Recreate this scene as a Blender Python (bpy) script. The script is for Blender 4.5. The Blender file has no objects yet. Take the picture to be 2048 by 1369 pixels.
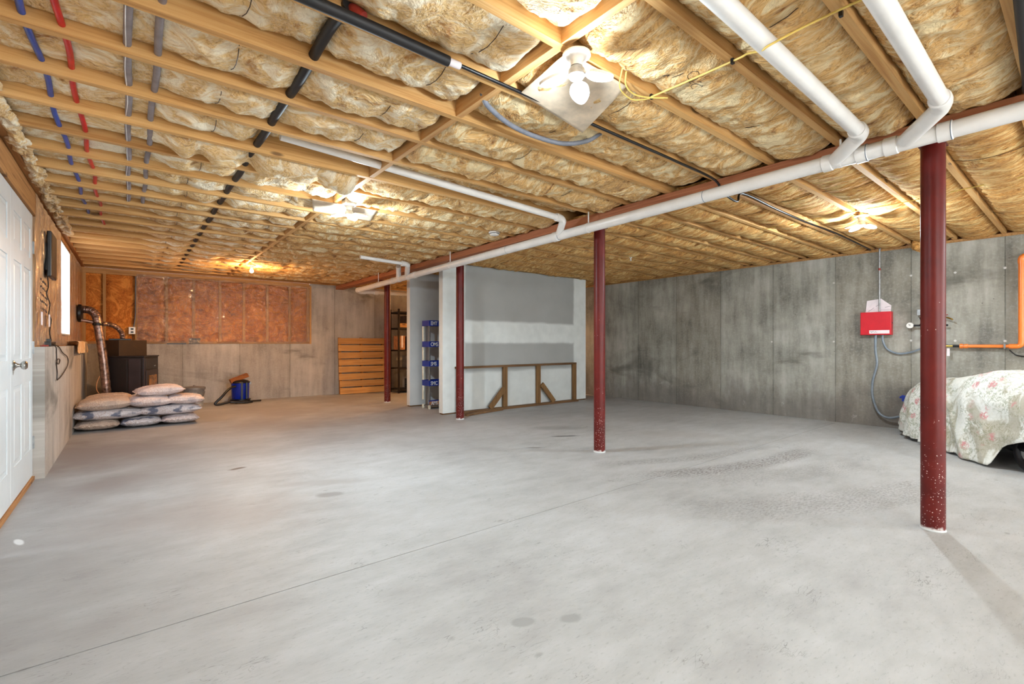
import bpy, bmesh, math, random
import numpy as np
from mathutils import Vector, Matrix, Euler
random.seed(7)
SC = bpy.context.scene
COL = SC.collection
PI = math.pi

# ------------------------------------------------------------------ camera, world, exposure
F_PX, HZ, HCAM = 945.0, 688.0, 1.09
YAW = math.atan(766.0 / F_PX)
cam_d = bpy.data.cameras.new('camera')
cam = bpy.data.objects.new('camera', cam_d)
COL.objects.link(cam)
cam.location = (0, 0, HCAM)
cam.rotation_euler = (PI / 2, 0, -YAW)
cam_d.sensor_width = 36.0
cam_d.lens = F_PX * 36.0 / 2048.0
cam_d.shift_y = (HZ - 684.5) / 2048.0
cam_d.clip_start = 0.02
SC.camera = cam
world = bpy.data.worlds.new('world')
SC.world = world
world.use_nodes = True
bg = world.node_tree.nodes['Background']
bg.inputs[0].default_value = (0.86, 0.93, 1.0, 1)
bg.inputs[1].default_value = 4.0
SC.view_settings.view_transform = 'Standard'
SC.view_settings.look = 'None'
SC.view_settings.gamma = 1.0
SC.view_settings.use_curve_mapping = False
SC.view_settings.exposure = 0.70
SC.cycles.max_bounces = 7
SC.cycles.diffuse_bounces = 3
SC.cycles.adaptive_threshold = 0.03
SC.cycles.glossy_bounces = 3
SC.cycles.caustics_reflective = False
SC.cycles.caustics_refractive = False
COOL = (0.77, 0.905, 1.0)
WARM = (1.0, 0.55, 0.22)


def lamp_light(name, loc, power, color, radius=0.05, leak=0.42):
    """the heads throw most of their light down, a little leaks sideways and up"""
    for kind, share in (('SPOT', 1 - leak), ('POINT', leak)):
        d = bpy.data.lights.new(name, kind)
        d.energy = power * share
        d.color = color
        d.shadow_soft_size = radius
        if kind == 'SPOT':
            d.spot_size = math.radians(172)
            d.spot_blend = 0.35
        o = bpy.data.objects.new(name, d)
        COL.objects.link(o)
        o.location = loc


POWER = {'near': 46, 'middle': 120, 'back': 66, 'right': 78, 'corner': 95, 'behind_left': 60, 'behind_right': 60}
# fill added behind the camera: two unseen broad soft sources at the end wall
for (lx, ly, lz, w, h, e) in ((1.2, -3.32, 1.25, 3.2, 1.9, 300), (5.4, -3.32, 1.25, 3.4, 1.9, 270)):
    d = bpy.data.lights.new('fill_area', 'AREA')
    d.shape = 'RECTANGLE'
    d.size, d.size_y, d.energy, d.color = w, h, e, (0.80, 0.92, 1.0)
    o = bpy.data.objects.new('fill_area', d)
    COL.objects.link(o)
    o.location = (lx, ly, lz)
    o.rotation_euler = (PI / 2, 0, PI)

# ------------------------------------------------------------------ node helpers


def new_mat(name):
    m = bpy.data.materials.new(name)
    m.use_nodes = True
    nt = m.node_tree
    b = nt.nodes['Principled BSDF']
    return m, nt, b


class N:
    """tiny wrapper for building node graphs"""
    def __init__(s, nt):
        s.nt = nt
        s.tc = nt.nodes.new('ShaderNodeTexCoord')

    def _in(s, sock, v):
        if v is None:
            return
        if hasattr(v, 'is_output') or isinstance(v, bpy.types.NodeSocket):
            s.nt.links.new(v, sock)
        else:
            sock.default_value = v

    def obj(s):
        return s.tc.outputs['Object']

    def pos(s):
        g = s.nt.nodes.new('ShaderNodeNewGeometry')
        return g.outputs['Position']

    def rnd(s):
        return s.nt.nodes.new('ShaderNodeObjectInfo').outputs['Random']

    def mapping(s, vec, scale=(1, 1, 1), loc=(0, 0, 0), rot=(0, 0, 0)):
        m = s.nt.nodes.new('ShaderNodeMapping')
        s._in(m.inputs['Vector'], vec)
        m.inputs['Scale'].default_value = scale
        s._in(m.inputs['Location'], loc)
        m.inputs['Rotation'].default_value = rot
        return m.outputs[0]

    def noise(s, vec, scale=5, detail=4, rough=0.5, dist=0.0, col=False):
        n = s.nt.nodes.new('ShaderNodeTexNoise')
        s._in(n.inputs['Vector'], vec)
        n.inputs['Scale'].default_value = scale
        n.inputs['Detail'].default_value = detail
        n.inputs['Roughness'].default_value = rough
        n.inputs['Distortion'].default_value = dist
        return n.outputs['Color' if col else 'Fac']

    def voro(s, vec, scale=5, feature='F1', out='Distance', rand=1.0):
        n = s.nt.nodes.new('ShaderNodeTexVoronoi')
        n.feature = feature
        s._in(n.inputs['Vector'], vec)
        n.inputs['Scale'].default_value = scale
        n.inputs['Randomness'].default_value = rand
        return n.outputs[out]

    def math(s, op, a, b=None, c=None, clamp=False):
        n = s.nt.nodes.new('ShaderNodeMath')
        n.operation = op
        n.use_clamp = clamp
        s._in(n.inputs[0], a)
        if b is not None:
            s._in(n.inputs[1], b)
        if c is not None:
            s._in(n.inputs[2], c)
        return n.outputs[0]

    def step(s, v, a, b, lo=0.0, hi=1.0):
        n = s.nt.nodes.new('ShaderNodeMapRange')
        n.interpolation_type = 'SMOOTHSTEP'
        s._in(n.inputs['Value'], v)
        n.inputs['From Min'].default_value = a
        n.inputs['From Max'].default_value = b
        n.inputs['To Min'].default_value = lo
        n.inputs['To Max'].default_value = hi
        return n.outputs['Result']

    def ramp(s, v, stops):
        n = s.nt.nodes.new('ShaderNodeValToRGB')
        s._in(n.inputs[0], v)
        e = n.color_ramp.elements
        while len(e) < len(stops):
            e.new(0.5)
        for el, (p, c) in zip(e, stops):
            el.position = p
            el.color = lin(c)
        return n.outputs[0]

    def mix(s, f, a, b, mode='MIX'):
        n = s.nt.nodes.new('ShaderNodeMix')
        n.data_type = 'RGBA'
        n.blend_type = mode
        s._in(n.inputs[0], f)
        s._in(n.inputs[6], lin(a) if isinstance(a, tuple) else a)
        s._in(n.inputs[7], lin(b) if isinstance(b, tuple) else b)
        return n.outputs[2]

    def sep(s, v):
        n = s.nt.nodes.new('ShaderNodeSeparateXYZ')
        s._in(n.inputs[0], v)
        return n.outputs

    def bump(s, h, strength=0.4, dist=0.01):
        n = s.nt.nodes.new('ShaderNodeBump')
        s._in(n.inputs['Height'], h)
        n.inputs['Strength'].default_value = strength
        n.inputs['Distance'].default_value = dist
        return n.outputs[0]


def s2l(c):
    return c / 12.92 if c <= 0.04045 else ((c + 0.055) / 1.055) ** 2.4


def lin(c):
    if len(c) == 4:
        c = c[:3]
    return (s2l(c[0]), s2l(c[1]), s2l(c[2]), 1.0)


def plain(name, c, rough=0.5, metal=0.0, vary=0.06, scale=12, bump=0.0):
    m, nt, b = new_mat(name)
    n = N(nt)
    f = n.noise(n.obj(), scale, 4, 0.6)
    d = tuple(max(0.0, x * (1 - vary * 2)) for x in c)
    e = tuple(min(1.0, x * (1 + vary)) for x in c)
    nt.links.new(n.ramp(f, [(0.3, d), (0.7, e)]), b.inputs['Base Color'])
    b.inputs['Roughness'].default_value = rough
    b.inputs['Metallic'].default_value = metal
    if bump:
        nt.links.new(n.bump(n.noise(n.obj(), scale * 4, 3), bump, 0.002), b.inputs['Normal'])
    return m


def wood_mat(name, c1, c2, c3, axis=0, rough=0.7, knots=True):
    """sawn lumber with grain running along the local axis"""
    m, nt, b = new_mat(name)
    n = N(nt)
    r = n.math('MULTIPLY', n.rnd(), 37.0)
    sc = [34, 34, 34]
    sc[axis] = 1.1
    comb = nt.nodes.new('ShaderNodeCombineXYZ')
    for i in range(3):
        nt.links.new(r, comb.inputs[i])
    v = n.mapping(n.obj(), tuple(sc), comb.outputs[0])
    g = n.noise(v, 1.6, 5, 0.62, 0.6)
    big = n.noise(n.mapping(n.obj(), (1, 1, 1), comb.outputs[0]), 1.3, 2)
    col = n.ramp(g, [(0.30, c3), (0.48, c1), (0.72, c2)])
    tint = n.ramp(n.rnd(), [(0.0, (0.86, 0.83, 0.80)), (1.0, (1.0, 1.0, 1.0))])
    col = n.mix(1.0, col, tint, 'MULTIPLY')
    col = n.mix(n.step(big, 0.35, 0.75, 0.0, 0.35), col, c1)
    if knots:
        ks = [5, 5, 5]
        ks[axis] = 1.7
        k = n.voro(n.mapping(n.obj(), tuple(ks), comb.outputs[0]), 1.0)
        kf = n.step(k, 0.05, 0.10, 0.75, 0.0)
        col = n.mix(kf, col, (0.30, 0.16, 0.07))
    nt.links.new(col, b.inputs['Base Color'])
    b.inputs['Roughness'].default_value = rough
    nt.links.new(n.bump(g, 0.25, 0.003), b.inputs['Normal'])
    return m


M = {}
M['joist_wood'] = wood_mat('joist_wood', (0.88, 0.68, 0.42), (0.93, 0.76, 0.52), (0.77, 0.55, 0.30), 0)
M['block_wood'] = wood_mat('block_wood', (0.88, 0.68, 0.44), (0.93, 0.77, 0.54), (0.78, 0.56, 0.32), 1)
M['beam_wood'] = wood_mat('beam_wood', (0.72, 0.45, 0.30), (0.80, 0.53, 0.37), (0.60, 0.35, 0.22), 1, knots=False)
M['stud_wood'] = wood_mat('stud_wood', (0.78, 0.58, 0.34), (0.86, 0.68, 0.45), (0.62, 0.42, 0.22), 2)
M['plate_wood'] = wood_mat('plate_wood', (0.76, 0.56, 0.33), (0.85, 0.66, 0.43), (0.60, 0.40, 0.20), 0)
M['old_wood_vertical'] = wood_mat('old_wood_vertical', (0.52, 0.38, 0.22), (0.62, 0.47, 0.29), (0.38, 0.26, 0.13), 2)
M['old_wood_flat'] = wood_mat('old_wood_flat', (0.46, 0.33, 0.20), (0.56, 0.42, 0.26), (0.32, 0.21, 0.11), 0)
M['pallet_wood'] = wood_mat('pallet_wood', (0.82, 0.60, 0.34), (0.88, 0.68, 0.42), (0.66, 0.44, 0.22), 0)
M['pallet_wood_vertical'] = wood_mat('pallet_wood_vertical', (0.62, 0.40, 0.19), (0.72, 0.50, 0.27), (0.45, 0.27, 0.12), 2)
M['brown_block'] = wood_mat('brown_block', (0.58, 0.33, 0.12), (0.68, 0.42, 0.18), (0.40, 0.21, 0.08), 0)


def insulation_mat(name, pale, mid, dark, stretch=(1, 1, 1), scale=3.2, vein=0.8):
    """fibreglass wool: cream cores, tan body and brown resin veins, swirled"""
    m, nt, b = new_mat(name)
    n = N(nt)
    p = n.mapping(n.pos(), stretch)
    w = n.noise(p, scale * 0.8, 1, 0.5, 0.0, col=True)
    wv = nt.nodes.new('ShaderNodeVectorMath')
    wv.operation = 'MULTIPLY_ADD'
    nt.links.new(w, wv.inputs[0])
    wv.inputs[1].default_value = (0.35, 0.35, 0.35)
    nt.links.new(p, wv.inputs[2])
    q = wv.outputs[0]
    a = n.noise(q, scale * 1.5, 3, 0.60, 1.6)
    c = n.noise(q, scale * 3.6, 3, 0.62, 2.6)
    f = n.noise(q, scale * 18, 2, 0.6, 0.0)
    col = n.ramp(a, [(0.28, dark), (0.41, mid), (0.49, mid), (0.60, pale)])
    v = n.step(n.math('ABSOLUTE', n.math('SUBTRACT', c, 0.5)), 0.0, 0.055, vein, 0.0)
    v = n.math('MULTIPLY', v, n.step(a, 0.35, 0.65, 1.0, 0.35))
    col = n.mix(v, col, dark)
    col = n.mix(n.step(f, 0.40, 0.75, 0.0, 0.45), col, pale)
    nt.links.new(col, b.inputs['Base Color'])
    b.inputs['Roughness'].default_value = 0.9
    h = n.math('ADD', n.math('MULTIPLY', c, 0.7), n.math('MULTIPLY', f, 0.45))
    nt.links.new(n.bump(h, 0.9, 0.02), b.inputs['Normal'])
    return m


M['wool_left'] = insulation_mat('wool_left', (0.97, 0.91, 0.80), (0.90, 0.75, 0.52), (0.64, 0.42, 0.19), vein=0.55)
M['wool_right'] = insulation_mat('wool_right', (0.93, 0.78, 0.52), (0.84, 0.60, 0.31), (0.52, 0.29, 0.09), (2.6, 0.60, 1), 3.4, 0.75)
M['wool_mid'] = insulation_mat('wool_mid', (0.95, 0.86, 0.68), (0.88, 0.69, 0.43), (0.58, 0.36, 0.15), (1.6, 0.8, 1), 3.3, 0.65)
M['wool_wall'] = insulation_mat('wool_wall', (0.92, 0.60, 0.27), (0.78, 0.44, 0.15), (0.50, 0.25, 0.06), (1, 1, 1), 3.0, 0.6)  # orange-brown wool, saturated further to put the warm bulb's light into its colour
M['wool_kraft'] = insulation_mat('wool_kraft', (0.95, 0.83, 0.68), (0.91, 0.75, 0.57), (0.80, 0.60, 0.40), (1, 2.2, 0.35), 2.0, 0.35)


def concrete_mat(name, axis, seam0, pitch, base=(0.62, 0.61, 0.57), dark=(0.43, 0.42, 0.395), pale=(0.77, 0.76, 0.73), damp=True):
    m, nt, b = new_mat(name)
    n = N(nt)
    P = n.pos()
    s = n.sep(P)
    run = s[axis]
    # horizontal run coordinate and height as texture plane
    comb = nt.nodes.new('ShaderNodeCombineXYZ')
    nt.links.new(run, comb.inputs[0])
    nt.links.new(s[2], comb.inputs[1])
    T = comb.outputs[0]
    blot = n.noise(T, 1.4, 4, 0.62)
    streak = n.noise(n.mapping(T, (7, 1.0, 1)), 1.3, 4, 0.62)
    grit = n.noise(T, 38, 3, 0.7)
    col = n.ramp(n.math('ADD', n.math('MULTIPLY', blot, 0.55), n.math('MULTIPLY', streak, 0.45)),
                 [(0.34, dark), (0.50, base), (0.68, pale)])
    # every form panel a shade of its own
    pid = n.math('FLOOR', n.math('DIVIDE', n.math('SUBTRACT', run, seam0), pitch))
    wn = nt.nodes.new('ShaderNodeTexWhiteNoise')
    wn.noise_dimensions = '1D'
    nt.links.new(pid, wn.inputs['W'])
    col = n.mix(1.0, col, n.ramp(wn.outputs['Value'], [(0.0, (0.90, 0.88, 0.86)), (1.0, (1.0, 1.0, 1.0))]), 'MULTIPLY')
    col = n.mix(n.step(grit, 0.45, 0.75, 0.0, 0.30), col, pale)
    # old smoke-like stains
    st = n.noise(n.mapping(T, (1.0, 2.2, 1), (3.1, 1.7, 0)), 0.8, 4, 0.55, 0.8)
    col = n.mix(n.step(st, 0.56, 0.74, 0.0, 0.65), col, (0.30, 0.29, 0.26))
    if damp:   # rising damp and lime bloom near the floor
        e = n.math('ADD', s[2], n.math('MULTIPLY', n.noise(n.mapping(T, (1.5, 0.7, 1)), 2.2, 5, 0.65), -1.3))
        low = n.step(e, -0.55, 0.0, 0.65, 0.0)
        col = n.mix(low, col, (0.42, 0.39, 0.37))
        lime = n.math('MULTIPLY', n.step(n.noise(n.mapping(T, (3, 1.2, 1)), 3, 6, 0.75, 0.5), 0.60, 0.72, 0.0, 0.6), n.step(s[2], 0.1, 1.0, 1.0, 0.0))
        col = n.mix(lime, col, (0.80, 0.78, 0.75))
    # pits
    pit = n.voro(T, 11)
    pm = n.step(pit, 0.035, 0.075, 0.85, 0.0)
    pm = n.math('MULTIPLY', pm, n.step(n.noise(T, 5, 2), 0.45, 0.6, 0.0, 1.0))
    col = n.mix(pm, col, (0.22, 0.20, 0.18))
    # form seams
    fr = n.math('FRACT', n.math('ADD', n.math('DIVIDE', n.math('SUBTRACT', run, seam0), pitch), 0.5))
    dd = n.math('ABSOLUTE', n.math('SUBTRACT', fr, 0.5))
    seam = n.step(dd, 0.002, 0.007, 1.0, 0.0)
    halo = n.step(dd, 0.0, 0.09, 0.35, 0.0)
    col = n.mix(n.math('MULTIPLY', n.math('MULTIPLY', seam, n.step(n.noise(n.mapping(T, (0.3, 2, 1)), 2, 3), 0.35, 0.6, 0.25, 1.0)), 0.65), col, (0.20, 0.19, 0.17))
    col = n.mix(n.math('MULTIPLY', halo, n.step(streak, 0.4, 0.6)), col, (0.40, 0.39, 0.35))
    nt.links.new(col, b.inputs['Base Color'])
    b.inputs['Roughness'].default_value = 0.85
    h = n.math('SUBTRACT', n.math('MULTIPLY', grit, 0.5), seam)
    nt.links.new(n.bump(h, 0.5, 0.006), b.inputs['Normal'])
    return m


M['concrete_right'] = concrete_mat('concrete_right', 1, 0.637, 0.822)
M['concrete_back'] = concrete_mat('concrete_back', 0, 0.75, 0.9, (0.69, 0.67, 0.65), (0.56, 0.54, 0.52), (0.78, 0.76, 0.74), False)
M['concrete_left'] = concrete_mat('concrete_left', 1, 5.9, 1.5, (0.78, 0.75, 0.72), (0.66, 0.62, 0.59), (0.86, 0.84, 0.81), False)


def floor_mat():
    m, nt, b = new_mat('floor_concrete')
    n = N(nt)
    P = n.pos()
    s = n.sep(P)
    a = n.noise(P, 0.9, 4, 0.62)
    c = n.noise(n.mapping(P, (1.0, 2.6, 1), (0, 0, 0), (0, 0, 0.5)), 3.0, 4, 0.68)
    f = n.noise(n.mapping(P, (1.0, 3.0, 1), (0, 0, 0), (0, 0, 0.45)), 26, 3, 0.75)
    v = n.math('ADD', n.math('MULTIPLY', a, 0.55), n.math('MULTIPLY', c, 0.45))
    col = n.ramp(v, [(0.33, (0.62, 0.615, 0.61)), (0.47, (0.68, 0.68, 0.675)), (0.62, (0.73, 0.73, 0.73))])
    col = n.mix(n.step(f, 0.54, 0.76, 0.0, 0.50), col, (0.50, 0.49, 0.47))
    patchy = n.noise(P, 3.1, 3, 0.6)
    for (rz, off, sc_) in ((0.35, 0.0, 2.2), (-0.6, 9.0, 1.7), (1.3, 4.0, 1.4)):     # hairline scratches
        w = n.noise(n.mapping(P, (0.8, 3.2, 1), (off, off, 0), (0, 0, rz)), sc_ * 2.4, 3, 0.55, 0.4)
        ln = n.step(n.math('ABSOLUTE', n.math('SUBTRACT', w, 0.5)), 0.0012, 0.0045, 0.55, 0.0)
        ln = n.math('MULTIPLY', ln, n.step(patchy, 0.56 - off * 0.004, 0.66))
        col = n.mix(ln, col, (0.42, 0.41, 0.39))
    sm = n.math('MULTIPLY', n.step(n.voro(n.mapping(P, (1, 1.7, 1)), 4.5), 0.05, 0.13, 0.5, 0.0), n.step(patchy, 0.54, 0.60))
    col = n.mix(sm, col, (0.50, 0.49, 0.47))
    # faint lilac-brown dirt film towards the left wall and the back
    dirt = n.math('ADD', n.step(s[1], 2.8, 7.0, 0.0, 0.7), n.step(s[0], 0.9, -0.5, 0.0, 0.5))
    dirt = n.math('MULTIPLY', dirt, n.step(a, 0.35, 0.65, 1.0, 0.35), clamp=True)
    col = n.mix(dirt, col, (0.58, 0.555, 0.55))

    edge_fine, edge_big = n.noise(P, 9, 3), n.noise(P, 4, 3)

    def spot(cx, cy, rx, ry, ang, dark, amt, soft=0.5, grain=None):
        nonlocal col
        q = n.mapping(P, (1, 1, 0), (-cx, -cy, 0))
        mm = nt.nodes.new('ShaderNodeVectorRotate')
        mm.rotation_type = 'Z_AXIS'
        nt.links.new(q, mm.inputs['Vector'])
        mm.inputs['Angle'].default_value = -ang
        t = n.sep(mm.outputs[0])
        d = n.math('SQRT', n.math('ADD', n.math('POWER', n.math('DIVIDE', t[0], rx), 2.0), n.math('POWER', n.math('DIVIDE', t[1], ry), 2.0)))
        d = n.math('ADD', d, n.math('MULTIPLY', n.math('SUBTRACT', edge_fine if rx < 0.4 else edge_big, 0.5), 0.9))
        k = n.step(d, 1.0 - soft, 1.0, amt, 0.0)
        if grain is not None:
            k = n.math('MULTIPLY', k, grain)
        col = n.mix(k, col, dark)
    for sp in SPOTS:
        spot(*sp)
    # tyre scuffs: arcs with a broken tread pattern
    tread = n.step(n.noise(n.mapping(P, (1, 2.8, 1), (0, 0, 0), (0, 0, 0.75)), 26, 3, 0.7), 0.40, 0.66, 0.05, 0.85)
    for (cx, cy, R, w, ex, ey, er, amt) in ARCS:
        dx = n.math('SUBTRACT', s[0], cx)
        dy = n.math('SUBTRACT', s[1], cy)
        d = n.math('SQRT', n.math('ADD', n.math('MULTIPLY', dx, dx), n.math('MULTIPLY', dy, dy)))
        k = n.step(n.math('ABSOLUTE', n.math('SUBTRACT', d, R)), w * 0.3, w, amt, 0.0)
        gx = n.math('SUBTRACT', s[0], ex)
        gy = n.math('SUBTRACT', s[1], ey)
        g = n.math('SQRT', n.math('ADD', n.math('MULTIPLY', gx, gx), n.math('MULTIPLY', gy, gy)))
        k = n.math('MULTIPLY', k, n.step(g, er * 0.45, er, 1.0, 0.0))
        k = n.math('MULTIPLY', k, tread)
        col = n.mix(k, col, (0.40, 0.36, 0.34))
    nt.links.new(col, b.inputs['Base Color'])
    b.inputs['Roughness'].default_value = 0.55
    b.inputs['Specular IOR Level'].default_value = 0.3
    nt.links.new(n.bump(f, 0.18, 0.004), b.inputs['Normal'])
    return m


SPOTS = [
    (1.20, 1.41, 0.055, 0.035, -0.3, (0.58, 0.58, 0.57), 0.8, 0.4),
    (1.36, 1.31, 0.055, 0.035, -0.3, (0.58, 0.58, 0.57), 0.8, 0.4),
    (0.735, 4.71, 0.09, 0.035, 0.2, (0.34, 0.30, 0.27), 0.9, 0.5),
    (1.20, 3.80, 0.45, 0.12, -0.5, (0.62, 0.60, 0.59), 0.6, 0.7),
    (1.13, 3.48, 0.12, 0.07, -0.5, (0.55, 0.54, 0.53), 0.8, 0.5),
    (4.00, 3.93, 0.25, 0.05, -0.5, (0.36, 0.35, 0.34), 0.8, 0.6),
    (3.30, 3.70, 0.14, 0.04, -0.6, (0.42, 0.41, 0.40), 0.7, 0.6),
    (4.3, 4.4, 0.5, 0.22, -0.5, (0.50, 0.49, 0.48), 0.5, 0.8),
    (0.3, 3.6, 1.3, 0.6, -0.6, (0.60, 0.56, 0.54), 0.5, 0.9),
    (-0.05, 4.9, 0.7, 0.3, 0.9, (0.56, 0.52, 0.50), 0.5, 0.9),
    (-0.47, 3.72, 0.02, 0.08, 0.3, (0.90, 0.90, 0.90), 0.9, 0.5),
    (5.1, 3.2, 1.0, 0.35, -0.9, (0.62, 0.60, 0.58), 0.45, 0.9),
]
ARCS = [
    (5.2, 5.76, 3.90, 0.17, 4.35, 1.98, 1.5, 1.0),
    (5.3, 5.90, 3.66, 0.12, 4.2, 2.42, 1.3, 0.6),
    (6.2, 6.40, 5.80, 0.30, 3.9, 1.10, 1.5, 0.5),
    (6.2, 6.40, 5.15, 0.25, 4.3, 1.65, 1.2, 0.35),
]
M['floor'] = floor_mat()
M['joint_dark'] = plain('joint_dark', (0.45, 0.40, 0.34), 0.9)


def drywall_mat():
    m, nt, b = new_mat('drywall')
    n = N(nt)
    P = n.pos()
    s = n.sep(P)
    wob = n.math('MULTIPLY', n.math('SUBTRACT', n.noise(P, 3, 3), 0.5), 0.05)
    z = n.math('ADD', s[2], wob)
    x = n.math('ADD', s[0], wob)

    def band(v, a, b2, e=0.03):
        return n.math('MULTIPLY', n.step(v, a - e, a + e), n.step(v, b2 - e, b2 + e, 1.0, 0.0))
    pale_mask = band(z, 1.10, 1.46)  # joint compound: seam band here, end bands next
    for (a, c) in ((3.5, 4.12), (6.60, 7.2)):
        pale_mask = n.math('MAXIMUM', pale_mask, band(x, a, c))
    pale_mask = n.math('MAXIMUM', pale_mask, n.math('MULTIPLY', n.step(z, 0.60, 0.66, 0.75, 0.0), 1.0))  # lower part of the wall mixed paler as well
    paper = n.ramp(n.noise(P, 2.0, 3), [(0.3, (0.63, 0.63, 0.62)), (0.7, (0.67, 0.67, 0.66))])
    white = n.ramp(n.noise(P, 6.0, 4), [(0.3, (0.84, 0.85, 0.84)), (0.7, (0.89, 0.90, 0.89))])
    col = n.mix(pale_mask, paper, white)
    nt.links.new(col, b.inputs['Base Color'])
    b.inputs['Roughness'].default_value = 0.75
    return m


M['drywall'] = drywall_mat()
M['white_wall'] = plain('white_wall', (0.84, 0.85, 0.85), 0.7, vary=0.02, scale=3)
M['door_white'] = plain('door_white', (0.89, 0.90, 0.90), 0.35, vary=0.015, scale=3)
M['pvc'] = plain('pvc', (0.92, 0.905, 0.89), 0.3, vary=0.02, scale=5)
M['pvc_ink'] = plain('pvc_ink', (0.30, 0.42, 0.52), 0.4)
M['galvanised'] = plain('galvanised', (0.64, 0.64, 0.64), 0.4, 0.4, 0.12, 14)
M['header_wood'] = wood_mat('header_wood', (0.74, 0.52, 0.30), (0.82, 0.61, 0.38), (0.58, 0.38, 0.19), 1)
M['chrome'] = plain('chrome', (0.72, 0.71, 0.69), 0.2, 1.0, 0.03)
M['brass'] = plain('brass', (0.72, 0.58, 0.30), 0.3, 1.0)
M['black_foam'] = plain('black_foam', (0.09, 0.08, 0.09), 0.55)
M['black_plastic'] = plain('black_plastic', (0.06, 0.05, 0.06), 0.35)
M['black_cord'] = plain('black_cord', (0.16, 0.10, 0.07), 0.5)
M['stove_black'] = plain('stove_black', (0.13, 0.10, 0.10), 0.4, 0.3, 0.1, 4)
M['stove_panel'] = plain('stove_panel', (0.22, 0.18, 0.19), 0.45, 0.3, 0.1, 4)
M['stove_brown'] = plain('stove_brown', (0.23, 0.16, 0.11), 0.5, 0.2)
M['amber_glass'] = plain('amber_glass', (0.55, 0.36, 0.14), 0.15, 0.0, 0.25, 10)
M['blue_pipe'] = plain('blue_pipe', (0.12, 0.30, 0.66), 0.35)
M['red_pipe'] = plain('red_pipe', (0.80, 0.07, 0.12), 0.35)
M['grey_foam'] = plain('grey_foam', (0.56, 0.52, 0.53), 0.7)
M['grey_cable'] = plain('grey_cable', (0.48, 0.49, 0.53), 0.45)
M['hose_grey'] = plain('hose_grey', (0.50, 0.54, 0.58), 0.35)
M['white_wire'] = plain('white_wire', (0.92, 0.91, 0.92), 0.4)
M['yellow_cord'] = plain('yellow_cord', (0.93, 0.80, 0.42), 0.5)
M['panel_red'] = plain('panel_red', (0.80, 0.02, 0.12), 0.35, 0, 0.02)
M['paper'] = plain('paper', (0.93, 0.88, 0.89), 0.8, vary=0.02)
M['ink'] = plain('ink', (0.18, 0.15, 0.16), 0.7)
M['orange_pipe'] = plain('orange_pipe', (0.98, 0.52, 0.20), 0.3, vary=0.03)
M['tray_blue'] = plain('tray_blue', (0.08, 0.20, 0.58), 0.35)
M['tray_grey'] = plain('tray_grey', (0.42, 0.41, 0.40), 0.5)
M['cream_plastic'] = plain('cream_plastic', (0.90, 0.88, 0.80), 0.4)
M['lettering'] = plain('lettering', (0.90, 0.92, 0.96), 0.4)
M['vacuum_blue'] = plain('vacuum_blue', (0.05, 0.16, 0.62), 0.25)
M['cardboard'] = plain('cardboard', (0.72, 0.50, 0.34), 0.8, vary=0.1)
M['dark_box'] = plain('dark_box', (0.30, 0.22, 0.17), 0.7, vary=0.2)
M['shelf_metal'] = plain('shelf_metal', (0.14, 0.10, 0.09), 0.5, 0.4)
M['porcelain'] = plain('porcelain', (0.92, 0.90, 0.88), 0.25, vary=0.01)
M['tie_metal'] = plain('tie_metal', (0.82, 0.80, 0.78), 0.4, 0.3)
M['dark_wire'] = plain('dark_wire', (0.20, 0.14, 0.10), 0.5, 0.4)
M['duct'] = plain('duct', (0.56, 0.46, 0.42), 0.3, 0.75, 0.3, 18, 0.8)
M['tape_red'] = plain('tape_red', (0.62, 0.20, 0.16), 0.4)
M['plywood'] = wood_mat('plywood', (0.70, 0.55, 0.36), (0.76, 0.62, 0.42), (0.60, 0.44, 0.26), 0, knots=False)
M['weathered_wood'] = wood_mat('weathered_wood', (0.70, 0.48, 0.28), (0.80, 0.58, 0.36), (0.50, 0.32, 0.17), 1)


def post_mat():
    m, nt, b = new_mat('post_red')
    n = N(nt)
    P = n.obj()
    s = n.sep(P)
    col = n.ramp(n.noise(P, 6, 4), [(0.3, (0.33, 0.075, 0.06)), (0.7, (0.42, 0.105, 0.085))])
    flo = n.voro(P, 75)
    fl = n.math('MULTIPLY', n.step(flo, 0.12, 0.24, 1.0, 0.0), n.step(n.math('SUBTRACT', n.noise(P, 30, 2), n.math('MULTIPLY', s[2], 0.45)), 0.30, 0.42))
    col = n.mix(fl, col, (0.88, 0.80, 0.78))
    few = n.math('MULTIPLY', n.step(n.voro(P, 30), 0.05, 0.10, 1.0, 0.0), n.step(n.noise(P, 3, 2), 0.58, 0.62))
    col = n.mix(few, col, (0.85, 0.75, 0.72))
    foot = n.step(n.math('ADD', s[2], n.math('MULTIPLY', n.noise(P, 35, 3), -0.05)), -0.02, 0.0, 1.0, 0.0)
    col = n.mix(foot, col, (0.84, 0.80, 0.79))
    nt.links.new(col, b.inputs['Base Color'])
    b.inputs['Roughness'].default_value = 0.40
    b.inputs['Specular IOR Level'].default_value = 0.3
    return m


M['post_red'] = post_mat()


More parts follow.
